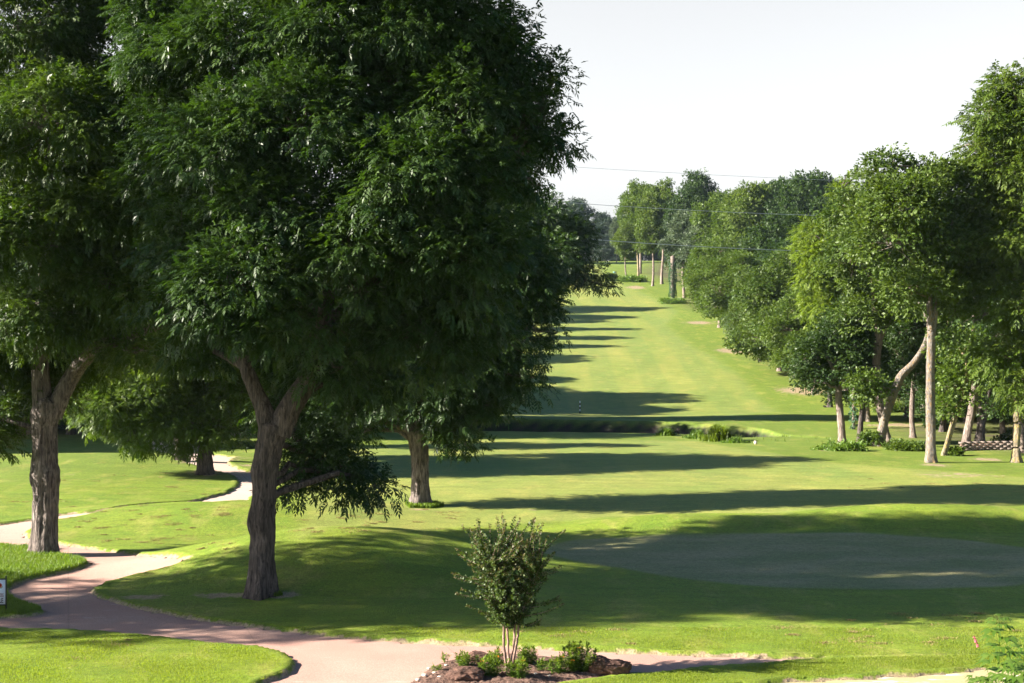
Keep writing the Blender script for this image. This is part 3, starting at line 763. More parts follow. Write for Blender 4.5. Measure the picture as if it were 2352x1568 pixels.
R_ = 'trees along the right of the fairway'
def rp(kind, px, py, top, lm, bm, label, rz=0, w=1.0, **k): return put_px(kind, px, py, top, M[lm], M[bm], label, R_, rz, w*(1.16 if py > 700 else 1.0), **k)
rp('spread', 1826, 866, 560, 'olive', 'pale', 'broad olive green tree with a short pale trunk, bare soil patch before it', .4, .85)
rp('round', 1790, 852, 600, 'olive', 'bark2', 'soft olive crown left of the broad pale-trunked tree', 2.1, .95)
rp('round', 1868, 905, 640, 'mid', 'bark2', 'mid green crown sagging low above the bare soil patch', 1.1, .9)
rp('low', 1706, 800, 690, 'grey', 'bark2', 'small greyish tree with a vine round its foot by the sandy patch', .3, .85)
rp('round', 1652, 752, 555, 'mid', 'bark2', 'dense mid green tree with a brown trunk beside the bare strip', 1.9, 1.0)
rp('round', 1690, 775, 570, 'mid', 'bark2', 'deep green rounded tree just right of the dense one', 4.0, 1.0)
rp('farB', 1650, 722, 545, 'mid', 'bark2', 'leafy tree hanging low beside the ivy covered trunk', 3.3, .8)
rp('farC', 1572, 684, 480, 'grey', 'bark2', 'grey green oak crown above the ivy covered trunk', 0.2, 1.0)
rp('farC', 1499, 657, 440, 'bright', 'bark2', 'yellow green tree with a brown trunk, last big trunk before the hill crest', 2.6, .75)
rp('farC', 1438, 645, 505, 'bright', 'pale', 'tree with a crooked pale trunk rising from a low bush on the far slope', .9, .8)
rp('farC', 1466, 641, 420, 'mid', 'barkl', 'slim brown trunk behind the crooked pale one', 1.5, .7)
rp('farC', 1520, 652, 412, 'bright', 'bark2', 'tall yellow green crown on the far slope', 4.4, .8)
rp('farA', 1600, 668, 392, 'dark', 'bark2', 'highest dark oak on the far skyline', 5.1, .75)
rp('farC', 1470, 628, 415, 'mid', 'bark2', 'tree at the left end of the far skyline group', 2.2, .85)
rp('farC', 1416, 604, 500, 'grey', 'bark2', 'thin grey crown at the edge of the sky gap', 2.2, .6)
rp('farB', 1725, 700, 425, 'bright', 'bark2', 'light green treetop on the skyline above the woods', 1.2, .8)
rp('farB', 1790, 690, 412, 'dark', 'bark2', 'dark oak treetop left of the skyline notch', 2.9, .85)
rp('farB', 1870, 700, 400, 'dark', 'bark2', 'dark oak treetop with a ragged outline below the upper wire', .1, .85)
rp('farB', 1670, 690, 440, 'mid', 'bark2', 'green treetop between the high dark oak and the light green one', 4.1, .8)
rp('farA', 1620, 690, 490, 'grey', 'bark2', 'grey leaved crown in the middle of the far group', 3.1, .9)
rp('round', 1960, 800, 455, 'mid', 'barkd', 'mid green treetop behind the feathery yellow-green tree', 3.1, .8)
rp('tall', 2010, 860, 430, 'olive', 'barkd', 'tall olive treetop behind the dark reddish trunk', 2.1, .95)
rp('spread', 1745, 830, 640, 'olive', 'bark2', 'pale olive bushy tree over the sandy patch', 5.1, .75)
rp('round', 1935, 880, 560, 'olive', 'barkd', 'olive tree just behind the smallish grey-trunked one', 0.1, .85)

# wood on the right: many look-alike trees behind the row
WG = 'trees filling the wood right of the fairway'
r = np.random.RandomState(5)
k = 0
for i in range(400):
    Y = r.uniform(88, 290); X = r.uniform(24, 30+Y*.30)
    lim = np.interp(Y, [70, 84, 100, 143, 168, 200, 245, 290], [30, 29, 33, 36, 36, 35, 34, 34])
    if X < lim: continue
    if not hasattr(put, 'pts'): put.pts = []
    if any((X-a)**2+(Y-b)**2 < (5.6+Y*.012)**2 for a, b in put.pts): continue
    put.pts.append((X, Y)); k += 1
    H = r.uniform(11.5, 15.5) if Y > 110 else r.uniform(12, 16)
    kind = r.choice(['farA', 'farB']) if Y > 130 else r.choice(['round', 'tall', 'spread'])
    lm = r.choice(['mid', 'dark', 'dark', 'olive'])
    put(kind, X, Y, H, M[lm], M['barkd'], {'mid': 'mid green tree inside the crowded wood right of the fairway', 'dark': 'dark green tree inside the crowded wood right of the fairway', 'olive': 'olive green tree inside the crowded wood right of the fairway'}[lm], WG+', '+{'mid':'mid green','dark':'dark green','olive':'olive'}[lm], r.uniform(0, 6), 1.0)
for (X, Y) in [(29,96),(34,92),(38,98),(33,103),(43,94),(41,104),(30,108),(48,99),(36,112),(46,110),(52,106),(34,86),(40,87)]:
    put('low', X, Y, r.uniform(6, 9), M['dark'], M['barkd'], 'low dark understorey tree in the wood behind the pale trunk', 'understorey trees of the right-hand wood', X, 1.3)
# slender trunks seen inside the wood
for (px, py, lab) in [(2098,1005,'slender pink-brown trunk seen left of the pale straight one'),(2165,990,'slender dark trunk right of the pale straight one'),(2120,945,'short far trunk in the gap of the wood'),(2305,1005,'pale thin trunk above the block wall'),(2350,1040,'thin trunk right of the lichen covered one'),(1995,968,'pale short trunk left of the leaning one'),(1986,965,'thin trunk close behind the thin dark one')]:
    rp('tall' if px > 2090 else 'low', px, py, py-(420 if px > 2090 else 230), 'dark', 'bark2' if px != 1995 else 'pale', lab, px*.7, .85)

# far skyline beyond the crest
FG = 'hazy trees beyond the crest of the hill'
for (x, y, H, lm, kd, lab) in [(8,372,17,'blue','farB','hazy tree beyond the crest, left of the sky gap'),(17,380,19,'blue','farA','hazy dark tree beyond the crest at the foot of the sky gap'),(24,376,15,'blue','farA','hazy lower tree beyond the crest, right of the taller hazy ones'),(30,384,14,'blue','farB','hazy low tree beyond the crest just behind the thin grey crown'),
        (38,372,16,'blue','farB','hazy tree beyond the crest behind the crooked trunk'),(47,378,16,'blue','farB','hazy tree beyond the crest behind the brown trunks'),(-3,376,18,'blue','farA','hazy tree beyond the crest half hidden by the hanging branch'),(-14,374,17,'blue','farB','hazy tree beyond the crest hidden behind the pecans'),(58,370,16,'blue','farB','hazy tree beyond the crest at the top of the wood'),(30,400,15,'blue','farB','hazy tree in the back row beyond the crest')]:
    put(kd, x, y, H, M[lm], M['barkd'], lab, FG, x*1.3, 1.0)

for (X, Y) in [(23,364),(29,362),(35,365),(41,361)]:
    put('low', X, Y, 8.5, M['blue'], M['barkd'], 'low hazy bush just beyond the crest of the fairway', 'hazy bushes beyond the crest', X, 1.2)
# row on the left whose crowns throw the bars of shade over the fairway
LG = 'trees left of the fairway'
LT = [('round',-13,97,14,'pecan','tree left of the fairway on the near lip of the creek'),('round',-19,104,16,'pecan','tree left of the fairway on the far lip of the creek'),('round',-15.5,66.5,14,'pecan','tree left of the fairway, first behind the shorter pecan'),('tall',-17,78,12.0,'pecan','tree left of the fairway, second behind the shorter pecan'),('round',-20,88,14.5,'pecan','tree left of the fairway before the creek'),
 ('round',-27,98.5,17,'pecan','tree left of the fairway, standing back on the near creek lip'),('spread',-17,119,15,'dark','tree left of the fairway, first beyond the creek'),('round',-15,127,15.5,'dark','tree left of the fairway, second beyond the creek'),('round',-22,140.5,13.5,'dark','tree left of the fairway at the foot of the slope'),
 ('slim',-18,166.5,16,'dark','slim tree on the left slope, nearest one'),('slim',-17,175.5,16.5,'dark','slim tree on the left slope, second one'),('slim',-16,187,17,'dark','slim tree on the left slope, middle one'),('slim',-18,198,16,'dark','slim tree on the left slope, above the middle'),('farA',-15,205,16,'dark','wide tree on the left slope near the top'),('farA',-14,218,18,'dark','wide tree on the left slope, topmost'),
 ('farA',-22,300,17,'dark','tree on the far left slope below the crest'),('farB',0,337,15,'dark','tree left of the crest throwing shade on the far hill')]
for kd, X, Y, H, lm, lab in LT: put(kd, X, Y, H, M[lm], M['barkd'], lab, LG, X*1.9+Y)
# dark wood closing the left background
WL = 'dark wood behind the left lawn'
r = np.random.RandomState(9); pts = []
for i in range(260):
    Y = r.uniform(92, 165); X = r.uniform(-85, -21)
    if any((X-a)**2+(Y-b)**2 < 7.0**2 for a, b in pts) or X < -Y*.5-8: continue
    pts.append((X, Y))
    put(r.choice(['round', 'spread', 'tall']), X, Y, r.uniform(12, 16.5), M['dark'], M['barkd'], 'dark green tree in the shaded wood behind the left lawn', WL, r.uniform(0, 6))
for (X, Y) in [(-33,96),(-29,94),(-38,99),(-25,97),(-43,98),(-20,99),(-48,101),(-15,104),(-36,104),(-30,103)]:
    put('low', X, Y, r.uniform(4.5, 6.5), M['dark'], M['barkd'], 'low dark bushy tree at the rim of the wood behind the left lawn', 'low bushy trees at the rim of the left wood', X, 1.5)
# trees just outside the left of the frame, whose shade falls into it
OG = 'trees outside the left edge that shade the path'
for (kd, X, Y, H, w, lab) in [('feather',-20.5,32.5,18.5,.66,'tree just outside the left edge shading the path'),('feather',-30,30.8,20,.62,'tree outside the left edge nearest the camera'),('round',-42,78,15,1.0,'tree outside the left edge beside the far lawn'),('round',-48,86,16,1.1,'tree outside the left edge before the dark wood')]:
    put(kd, X, Y, H, M['pecan'], M['bark'], lab, OG, X, w)

# ------------------------------------------------------------------ ivy on trunks
def ivy(px, py, top, wpx, label, seed):
    X, Y = G(px, py); Y -= .05; z = float(zg0(X, Y)); H = (py-top)/F*Y; w = wpx/F*Y/2
    t = empty('ivy_covered_trunk', (X, Y, z), label, 'tree trunk'); r = np.random.RandomState(seed)
    n = int(H*w*2*3.2*95); a = r.uniform(0, 2*np.pi, n); h = r.rand(n)*H
    rad = w*(.98+.16*np.sin(h*2+a*2))+r.normal(0, .03, n)
    pos = np.stack([np.cos(a)*rad, np.sin(a)*rad, h], 1)
    ax = nrm(np.stack([np.cos(a), np.sin(a), np.full(n, -.9)], 1)+r.normal(0, .4, (n, 3)))
    V, Q, rr = leaf_geo(pos, ax, 'one', .2, r, r.rand(n))
    mesh_np('leaves', V, Q, M['vine'], t, attrs=dict(rnd=rr))
    mb = MB(); mb.tube(spline([(0, 0, -.1), (.03, 0, H*.5), (0, 0, H*1.15)], 8), np.full(8, w*.66), 12, rough=.3); mb.build('trunk', M['bark2'], t, True)
ivy(1545, 691, 602, 15, 'ivy wrapped trunk standing at the fairway edge', 81)
ivy(1960, 985, 905, 12, 'vine covered thin trunk between the grey and dark trunks', 82)
ivy(1706, 803, 776, 10, 'vine covered stub sprouting at the foot of the small greyish tree', 83)

# ------------------------------------------------------------------ shrubs, weeds and tufts
def shrub(px, py, wpx, hpx, leafm, label, seed, size=.16, dens=1.0, name='shrub', cat='shrub', group=None):
    X, Y = G(px, py); z = float(zg0(X, Y)); k = Y/F; r = np.random.RandomState(seed)
    w, h = wpx*k/2, hpx*k
    t = empty(name, (X, Y, z-.03), label, cat, group)
    L = []
    for i in range(6):
        a = i*1.05+seed; L.append((w*.55*math.cos(a), w*.4*math.sin(a), h*r.uniform(.3, .6), w*.5, w*.4, h*.38))
    V, Q, rr, cc, ci = foliage(L, r, 'tri', size, max(.18, w*.3), 2.2*dens/max(w*.5, .2), 30, droop=.1, low=.6)
    mesh_np('leaves', V, Q, leafm, t, attrs=dict(rnd=rr))
    mb = MB()
    for i in range(7):
        e = cc[r.randint(len(cc))]; mb.tube([(r.uniform(-.1, .1), r.uniform(-.1, .1), 0), (e[0]*.4, e[1]*.4, e[2]*.6), e], [.02, .015, .008], 4, cap=False)
    mb.build('stems', M['barkd'], t)
shrub(2000, 1024, 60, 34, M['mid'], 'leafy bush at the foot of the leaning trunk', 91)
shrub(1930, 1034, 110, 14, M['weed'], 'low weeds below the smallish grey-trunked tree', 92)
shrub(2080, 1034, 90, 20, M['mid'], 'low bush between the leaning trunk and the straight one', 93)
shrub(2198, 1046, 26, 20, M['mid'], 'small bush at the foot of the slim leaning tree', 94)
shrub(1404, 645, 22, 18, M['mid'], 'round bush left of the crooked pale trunk', 95, .3)
shrub(1450, 646, 60, 9, M['weed'], 'low ground shrub round the crooked pale trunk', 96, .3)
shrub(1545, 696, 60, 8, M['weed'], 'weeds round the foot of the ivy wrapped trunk', 97, .25)
shrub(290, 985, 60, 30, M['mid'], 'small sunlit bush at the rim of the dark left wood', 98, .25)
shrub(2150, 985, 60, 26, M['dark'], 'dark undergrowth bush behind the pale straight trunk', 99)
shrub(2040, 945, 80, 24, M['mid'], 'bush in the gap inside the wood', 100)
shrub(2330, 1018, 90, 22, M['dark'], 'dark bush behind the block wall', 101)
shrub(560, 1030, 70, 16, M['dark'], 'low weeds beside the forked trunk near the path branch', 102)

def blades(name, pts, hgt, wid, m, r, label=None, bend=.5, kind='stuff', cat=None, parent=None, loc=None):
    """pts (n,3) roots; each blade a bent strip of two quads"""
    n = len(pts); a = r.uniform(0, 2*np.pi, n); H = hgt*r.uniform(.5, 1.25, n); b = bend*r.uniform(.2, 1.3, n)
    d = np.stack([np.cos(a), np.sin(a), np.zeros(n)], 1); s = np.stack([-np.sin(a), np.cos(a), np.zeros(n)], 1)
    up = np.array([0, 0, 1.]); w = (wid*r.uniform(.7, 1.3, n))[:, None]
    p0 = pts-up*.01; p1 = pts+up*(H*.6)[:, None]+d*(H*b*.25)[:, None]; p2 = pts+up*(H*(1-.35*b))[:, None]+d*(H*b*.9)[:, None]
    V = np.stack([p0-s*w, p0+s*w, p1+s*w*.8, p1-s*w*.8, p2+s*w*.1, p2-s*w*.1], 1).reshape(-1, 3)
    i = np.arange(n)[:, None]*6
    Q = np.concatenate([i+np.array([0, 1, 2, 3]), i+np.array([3, 2, 4, 5])], 1).reshape(-1, 4)
    if loc is not None: V = V-np.array(loc)
    o = mesh_np(name, V, Q, m, parent, attrs=dict(rnd=np.repeat(r.rand(n), 6)))
    if label: tag(o, label, cat, kind=kind)
    return o
def scatter(poly, n, r, off=0):
    P = np.array(poly); x0, y0 = P.min(0); x1, y1 = P.max(0)
    X = r.uniform(x0, x1, n*3); Y = r.uniform(y0, y1, n*3); s = sdf(P, X, Y); k = s < 0
    X, Y = X[k][:n], Y[k][:n]; ok = path_sd(X, Y) > .03; X, Y = X[ok], Y[ok]
    return np.stack([X, Y, zg0(X, Y)], 1)
r = np.random.RandomState(12)
patch1 = [G(*p) for p in [(-60,1262),(0,1252),(69,1260),(130,1273),(185,1284),(204,1292),(175,1303),(67,1328),(18,1345),(-60,1350)]]
blades('grass', scatter(patch1, 26000, r), .13, .006, M['blade'], r, 'long bright grass round the foot of the knotty pecan', cat='grass')
patch2 = [G(*p) for p in [(-60,1355),(14,1358),(35,1380),(96,1400),(60,1411),(-60,1414)]]
blades('grass', scatter(patch2, 12000, r), .11, .006, M['blade'], r, 'long grass under the yard sign beside the path', cat='grass')
ring = np.array([G(*p) for p in [(930,1158),(966,1154),(1005,1158),(1020,1163),(990,1168),(940,1166)]])
blades('grass', scatter(ring, 3500, r), .17, .010, M['blade'], r, 'tuft of long grass ringing the straight sunlit pecan', cat='grass')
rg2 = np.array([G(*p) for p in [(560,1362),(640,1362),(650,1369),(600,1374),(560,1372)]])
blades('grass', scatter(rg2, 1600, r), .12, .007, M['blade'], r, 'weedy grass at the foot of the forked pecan', cat='grass')
# short turf all over the front lawns
front = [G(*p) for p in [(-60,1452),(222,1450),(370,1463),(581,1484),(640,1495),(672,1515),(660,1545),(600,1566),(560,1600),(-60,1640)]]
blades('grass', scatter(front, 60000, r), .024, .004, M['turfblade'], r, 'mown lawn in the lower left corner', cat='grass')
fr2 = [G(*p) for p in [(600,1440),(900,1460),(1170,1474),(1500,1490),(1895,1505),(2400,1500),(2400,1440),(1500,1440),(1000,1440)]]
blades('grass', scatter(fr2, 40000, r), .022, .004, M['turfblade'], r, 'mown lawn behind the pink path', cat='grass')
fr3 = [G(*p) for p in [(1240,1600),(1290,1570),(1445,1550),(1700,1526),(1895,1512),(2400,1500),(2400,1524),(2230,1532),(1900,1553),(1700,1568),(1560,1600)]]
blades('grass', scatter(fr3, 45000, r), .028, .004, M['turfblade'], r, 'strip of lawn between the flower bed and the sandy walkway', cat='grass')
# dry clippings left by the mower
r = np.random.RandomState(31); cp = []
for (x0, x1, y0, y1, n_) in [(1850,2352,1435,1490,16),(1250,1900,1440,1480,9),(640,1250,1440,1468,4),(150,590,1160,1262,46),(0,530,1085,1185,44),(680,1080,1168,1225,30),(1950,2352,1400,1440,8),(0,600,1470,1568,4),(1900,2352,1095,1130,14)]:
    for q in range(n_):
        X, Y = G(r.uniform(x0, x1), r.uniform(y0, y1)); m = r.randint(6, 26); w = r.uniform(.05, .2)
        cp.append(np.stack([X+r.normal(0, w, m*4), Y+r.normal(0, w*.5, m*4)], 1))
cp = np.vstack(cp); cp = cp[path_sd(cp[:, 0], cp[:, 1]) > .08]
M['straw'] = leaf_mat('dry_clippings', (.20, .17, .06), (.32, .26, .11), .2, trc=(1, 1, 1), rough=.8, spec=.1)
blades('clippings', np.column_stack([cp, zg0(cp[:, 0], cp[:, 1])+.012]), .028, .006, M['straw'], r, 'dry grass clippings lying in clumps on the lawns', bend=1.3, cat='clippings')
# grass on the creek lips
lips = []
for (x0, y0, d0), (x1, y1, d1) in zip(CREEK[:-1], CREEK[1:]):
    if x0 < -40: continue
    for q in range(int(np.hypot(x1-x0, y1-y0)*40)):
        t = r.rand(); e = np.array([x1-x0, y1-y0]); e = e/np.linalg.norm(e); nn = np.array([-e[1], e[0]]); w = 2.2+2*(d0+(d1-d0)*t)/1.9
        sd = r.choice([-1, 1]); o = w*r.uniform(.6, 1.0)*sd
        lips.append((x0+(x1-x0)*t+nn[0]*o, y0+(y1-y0)*t+nn[1]*o))
lips = np.array(lips); lp = np.column_stack([lips, zg0(lips[:, 0], lips[:, 1])])
lp = lp[(lp[:, 0] < 14.5) | (r.rand(len(lp)) < .15)]
blades('grass', lp, .26, .018, M['mid'], r, 'unmown weeds along both lips of the creek', cat='weeds')
def clumpgrass(px, py, wpx, hpx, label, seed, n=1400, m='weed'):
    X, Y = G(px, py); z = float(zg0(X, Y)); k = Y/F; r = np.random.RandomState(seed)
    t = empty('tall_grass', (X, Y, z), label, 'tall grass')
    px_ = r.normal(0, wpx*k*.24, n); py_ = r.normal(0, wpx*k*.2, n)
    fall = np.exp(-(px_/(wpx*k*.3))**2)
    P = np.stack([px_, py_, zg0(px_+X, py_+Y)-z], 1)
    for q, (lo, hi) in enumerate([(0, .45), (.45, .8), (.8, 1.1)]):
        s = (fall >= lo) & (fall < hi)
        if s.sum(): blades('blades', P[s], hpx*k*(.5, .8, 1.15)[q], .03, M[m], r, bend=.9, parent=t)
clumpgrass(1652, 1012, 66, 32, 'tall arching clump of reedy grass at the end of the creek', 111, 3200, 'lime')
clumpgrass(1530, 1000, 40, 16, 'small feathery grass tuft on the creek lip, left of the reedy clump', 112, 700)
clumpgrass(1600, 1006, 50, 18, 'low seeding grass between the creek tuft and the reedy clump', 113, 600)
clumpgrass(1690, 1016, 60, 12, 'low weeds right of the reedy clump', 114, 700)
clumpgrass(80, 1258, 60, 22, 'thin seeding grass stalks left of the knotty trunk', 115, 120)

# ------------------------------------------------------------------ crape myrtle
def myrtle():
    X, Y = G(1168, 1537); z = float(zg0(X, Y))+.04; k = Y/F; r = np.random.RandomState(77)
    t = empty('crape_myrtle', (X, Y, z), 'young crape myrtle with four thin stems in the flower bed', 'small tree')
    def P(px, py, dd=0): p = AT(px, py, Y+dd); return np.array((p.x-X, p.y-Y, p.z-z))
    stems = [[(1164,1537,0),(1158,1490,-.05),(1157,1420,-.1),(1150,1350,-.2),(1125,1290,-.25)],
             [(1169,1537,0),(1167,1490,.1),(1164,1430,.1),(1160,1360,.1),(1155,1270,.1)],
             [(1171,1537,0),(1180,1490,0),(1183,1430,.05),(1190,1360,.1),(1205,1290,.2)],
             [(1175,1535,0),(1186,1480,-.1),(1193,1430,-.1),(1210,1370,-.15),(1235,1310,-.2)]]
    sp = []
    for i, s in enumerate(stems):
        q = spline([P(*a) for a in s], 26); sp.append(q); q[1:, :2] += r.normal(0, .004, (25, 2))
        mb = MB(); mb.tube(q, np.linspace(.030, .013, 26), 10, rough=.35, seed=i); mb.build('stem', M['stem'], t, True)
    shoots = []
    targets = []
    # ends of the long shoots seen against the lawn, (px, py, depth)
    ends = [(1098,1190,0),(1062,1206,-.1),(1078,1212,.1),(1140,1202,.2),(1155,1214,-.2),(1180,1212,.1),(1228,1190,0),(1237,1205,.2),(1298,1216,0),(1262,1228,.3),(1255,1240,-.3),(1046,1258,-.2),(1052,1272,.3),
            (1038,1316,0),(1044,1326,.3),(1046,1362,-.2),(1072,1390,0),(1100,1404,.2),(1060,1352,.1),(1274,1268,.1),(1262,1284,-.2),(1288,1300,0),(1280,1312,.3),(1292,1376,0),(1296,1386,-.3),(1284,1370,.3),(1244,1420,-.3),(1240,1432,0),(1120,1420,-.4),(1150,1432,-.5),(1200,1440,-.4)]
    for e in ends: targets.append((P(*e), 1))
    for i in range(60):
        a = r.uniform(0, 2*np.pi); zz = r.uniform(2.1, 2.85); rad = r.uniform(.1, .85); targets.append((np.array([math.cos(a)*rad, math.sin(a)*rad, zz]), 1))
    for i in range(380):
        u = nrm(r.normal(0, 1, 3)); a = r.uniform(0, 2*np.pi); f = r.rand()**.6
        zz = r.uniform(.95, 2.42); rad = np.interp(zz, [.9, 1.2, 1.7, 2.2, 2.5], [.26, .52, .76, .86, .76])*f
        targets.append((np.array([math.cos(a)*rad+.0, math.sin(a)*rad, zz]), 0))
    wood = MB(); lp, la, lr, tip = [], [], [], []
    for e, big in targets:
        cand = np.vstack([q[12:] for q in sp]); d = np.linalg.norm(cand-e, axis=1)+np.where(cand[:, 2] > e[2]-.12, 1.5, 0)
        s = cand[np.argmin(d+r.uniform(0, .35, len(d)))]
        L = np.linalg.norm(e-s); m = (s+e)/2+np.array([0, 0, -.04*L])+r.normal(0, .02, 3)
        q = spline([s, m, e], 9); wood.tube(q, np.linspace(.007, .0025, 9), 4, cap=False)
        n = int(L/.026)+6; tt = np.linspace(.12, 1, n); pp = np.array([[np.interp(v, np.linspace(0, 1, 9), q[:, c]) for c in range(3)] for v in tt])
        dirv = nrm(e-s); s1 = nrm(np.cross(dirv, [0.1, .2, 1])); s2 = np.cross(dirv, s1)
        for j in range(n):
            for sg in (-1, 1):
                w = s1*sg if j % 2 else s2*sg
                lp.append(pp[j]+r.normal(0, .004, 3)); la.append(w*.9+dirv*.55+np.array([0, 0, -.1])+r.normal(0, .25, 3)); tip.append(tt[j] > .86 and (e[2] > 1.7 or big))
    lp = np.array(lp); la = nrm(np.array(la)); tip = np.array([bool(x) for x in tip])
    for nm, s_, mm, sz in (('leaves', ~tip, M['myrtle'], .050), ('young_leaves', tip, M['tipred'], .036)):
        n = s_.sum(); pos, ax = lp[s_], la[s_]
        nor = nrm(r.normal(0, .6, (n, 3))+np.array([0, -.25, 1])); side = nrm(np.cross(ax, nor)); L = (sz*r.uniform(.7, 1.3, n))[:, None]; w = L*.33
        V = np.stack([pos, pos+ax*L*.35+side*w, pos+ax*L*.75+side*w*.85, pos+ax*L-nor*L*.1, pos+ax*L*.75-side*w*.85, pos+ax*L*.35-side*w], 1).reshape(-1, 3)
        i = np.arange(n)[:, None]*6
        Q = np.concatenate([i+np.array([0, 1, 2, 3]), i+np.array([0, 3, 4, 5])], 1).reshape(-1, 4)
        mesh_np(nm, V, Q, mm, t, attrs=dict(rnd=np.repeat(r.rand(n), 6)))
    wood.build('twigs', M['stem'], t)
myrtle()

# ------------------------------------------------------------------ bed plants
M['petal'] = flat_mat('orange_petal', (.75, .26, .02), .6, .2)
M['pink'] = flat_mat('pink_petal', (.62, .14, .22), .6, .2)
def bed_plant(px, py, hpx, wpx, n, label, seed, flowers=0):
    X, Y = G(px, py); z = float(zg0(X, Y))+.03; k = Y/F; r = np.random.RandomState(seed); h, w = hpx*k*1.15, wpx*k/2*1.05
    t = empty('flowering_plant', (X, Y, z), label, 'plant', 'leafy plants in the flower bed')
    mb = MB(); lp, la, lz = [], [], []; tops = []
    for i in range(n):
        a = r.uniform(0, 2*np.pi); rr = w*r.rand()**.6; e = np.array([math.cos(a)*rr, math.sin(a)*rr*.8, h*r.uniform(.55, 1.02)*(1-.35*(rr/w)**2)])
        q = spline([(e[0]*.35, e[1]*.35, -.05), (e[0]*.85, e[1]*.85, e[2]*.5), e], 7); mb.tube(q, np.linspace(.005, .002, 7), 3, cap=False); tops.append(e)
        m = int(e[2]/.012)+10
        for j in range(m):
            v = r.uniform(.12, 1); p = np.array([np.interp(v, np.linspace(0, 1, 7), q[:, c]) for c in range(3)]); b = r.uniform(0, 6.28)
            lp.append(p); la.append((math.cos(b), math.sin(b), .35+1.5*max(0, v-.75)/.25)); lz.append(v > .62)
    lp = np.array(lp); la = nrm(np.array(la)+r.normal(0, .15, (len(la), 3))); lz = np.array([bool(x) for x in lz])
    for nm, s_, mm in (('leaves', ~lz, M['weed']), ('top_leaves', lz, M['lime'])):
        nn = s_.sum(); pos, ax = lp[s_], la[s_]; side = nrm(np.cross(ax, r.normal(0, .3, (nn, 3))+np.array([0, 0, 1]))); L = (.085*r.uniform(.6, 1.2, nn))[:, None]; wd = L*.13
        V = np.stack([pos, pos+ax*L*.5+side*wd, pos+ax*L-np.array([0, 0, .15])*L, pos+ax*L*.5-side*wd], 1).reshape(-1, 3)
        mesh_np(nm, V, np.arange(nn*4).reshape(-1, 4), mm, t, attrs=dict(rnd=np.repeat(r.rand(nn), 4)))
    mb.build('stems', M['weed'], t)
    for i in range(flowers):
        e = tops[r.randint(len(tops))]; fb = MB()
        for q in range(9):
            a = q*2*math.pi/9; c = np.array(e)+np.array([math.cos(a)*.018, math.sin(a)*.018, .012+.01*(q % 2)])
            fb.add([c, c+[.014*math.cos(a+1), .014*math.sin(a+1), .012], c+[.03*math.cos(a), .03*math.sin(a), .012], c+[.014*math.cos(a-1), .014*math.sin(a-1), .012]], [(0, 1, 2, 3)])
        fb.build('flower', M['petal'], t)
for a in [(1070,1533,30,56,26,'spiky light green plant at the left of the flower bed',1,0),(1128,1556,50,60,32,'bushy plant left of the crape myrtle stems',2,2),(1140,1530,34,40,18,'plant touching the left side of the crape myrtle stems',3,1),
          (1208,1529,38,50,34,'dense plant just behind the right side of the crape myrtle stems',4,0),(1190,1560,40,60,28,'plant in front of the crape myrtle, right of its foot',5,1),(1330,1544,60,84,70,'largest plant of the bed, with orange flowers beside the dark boulder',6,6),
          (1285,1550,40,50,26,'small plant left of the largest one',7,1),(1246,1545,26,24,9,'thin sprig alone between the two plant clumps',8,0)]: bed_plant(*a)
for (px, py, lab, sd) in [(1022,1520,'tiny weed at the left rim of the flower bed',11),(1000,1545,'tiny weed among the pale stones of the bed',12)]: bed_plant(px, py, 12, 24, 6, lab, sd)

def boulder(px, py, wpx, hpx, label, seed, dark=False, elong=.8):
    X, Y = G(px, py); z = float(zg0(X, Y)); k = Y/F; w, h = wpx*k/2, hpx*k
    import bmesh
    bm = bmesh.new(); bmesh.ops.create_icosphere(bm, subdivisions=5, radius=1)
    for v in bm.verts:
        p = v.co.copy(); q = Vector((p.x*1.1+seed, p.y*1.1, p.z*1.1))
        f = 1+.26*mnoise.noise(q)+.13*mnoise.noise(q*2.3)+.05*mnoise.noise(q*6)+.02*mnoise.noise(q*14)
        p = p*f
        p.x = math.copysign(abs(p.x)**.82, p.x); p.z = math.copysign(abs(p.z)**.8, p.z)
        cr_ = mnoise.cell(p*2.1+Vector((seed, 0, 0))) if hasattr(mnoise, 'cell') else 0
        p = p*(1-.10*abs(mnoise.noise(p*2.9+Vector((seed, 5, 1))))*2+.05*cr_)
        p.z += .12*math.sin(p.x*2.4+seed)
        v.co = Vector((p.x*w, p.y*w*elong, p.z*h*.56+h*.40))
    me = bpy.data.meshes.new('boulder'); bm.to_mesh(me); bm.free()
    for f_ in me.polygons: f_.use_smooth = True
    me.materials.append(M['rock']); o = bpy.data.objects.new('boulder', me); C.objects.link(o); o.location = (X, Y, z)
    tag(o, label, 'boulder', 'boulders of the flower bed')
boulder(1068, 1563, 84, 30, 'reddish brown boulder at the front left of the flower bed', 1.3)
boulder(1412, 1545, 74, 32, 'long dark boulder at the right end of the flower bed', 4.1, elong=.6)
boulder(1375, 1545, 60, 38, 'dark boulder half hidden behind the largest flowering plant', 7.7, elong=.6)
boulder(1104, 1522, 70, 24, 'dark boulder at the back of the flower bed', 9.2, elong=.6)
r = np.random.RandomState(4)
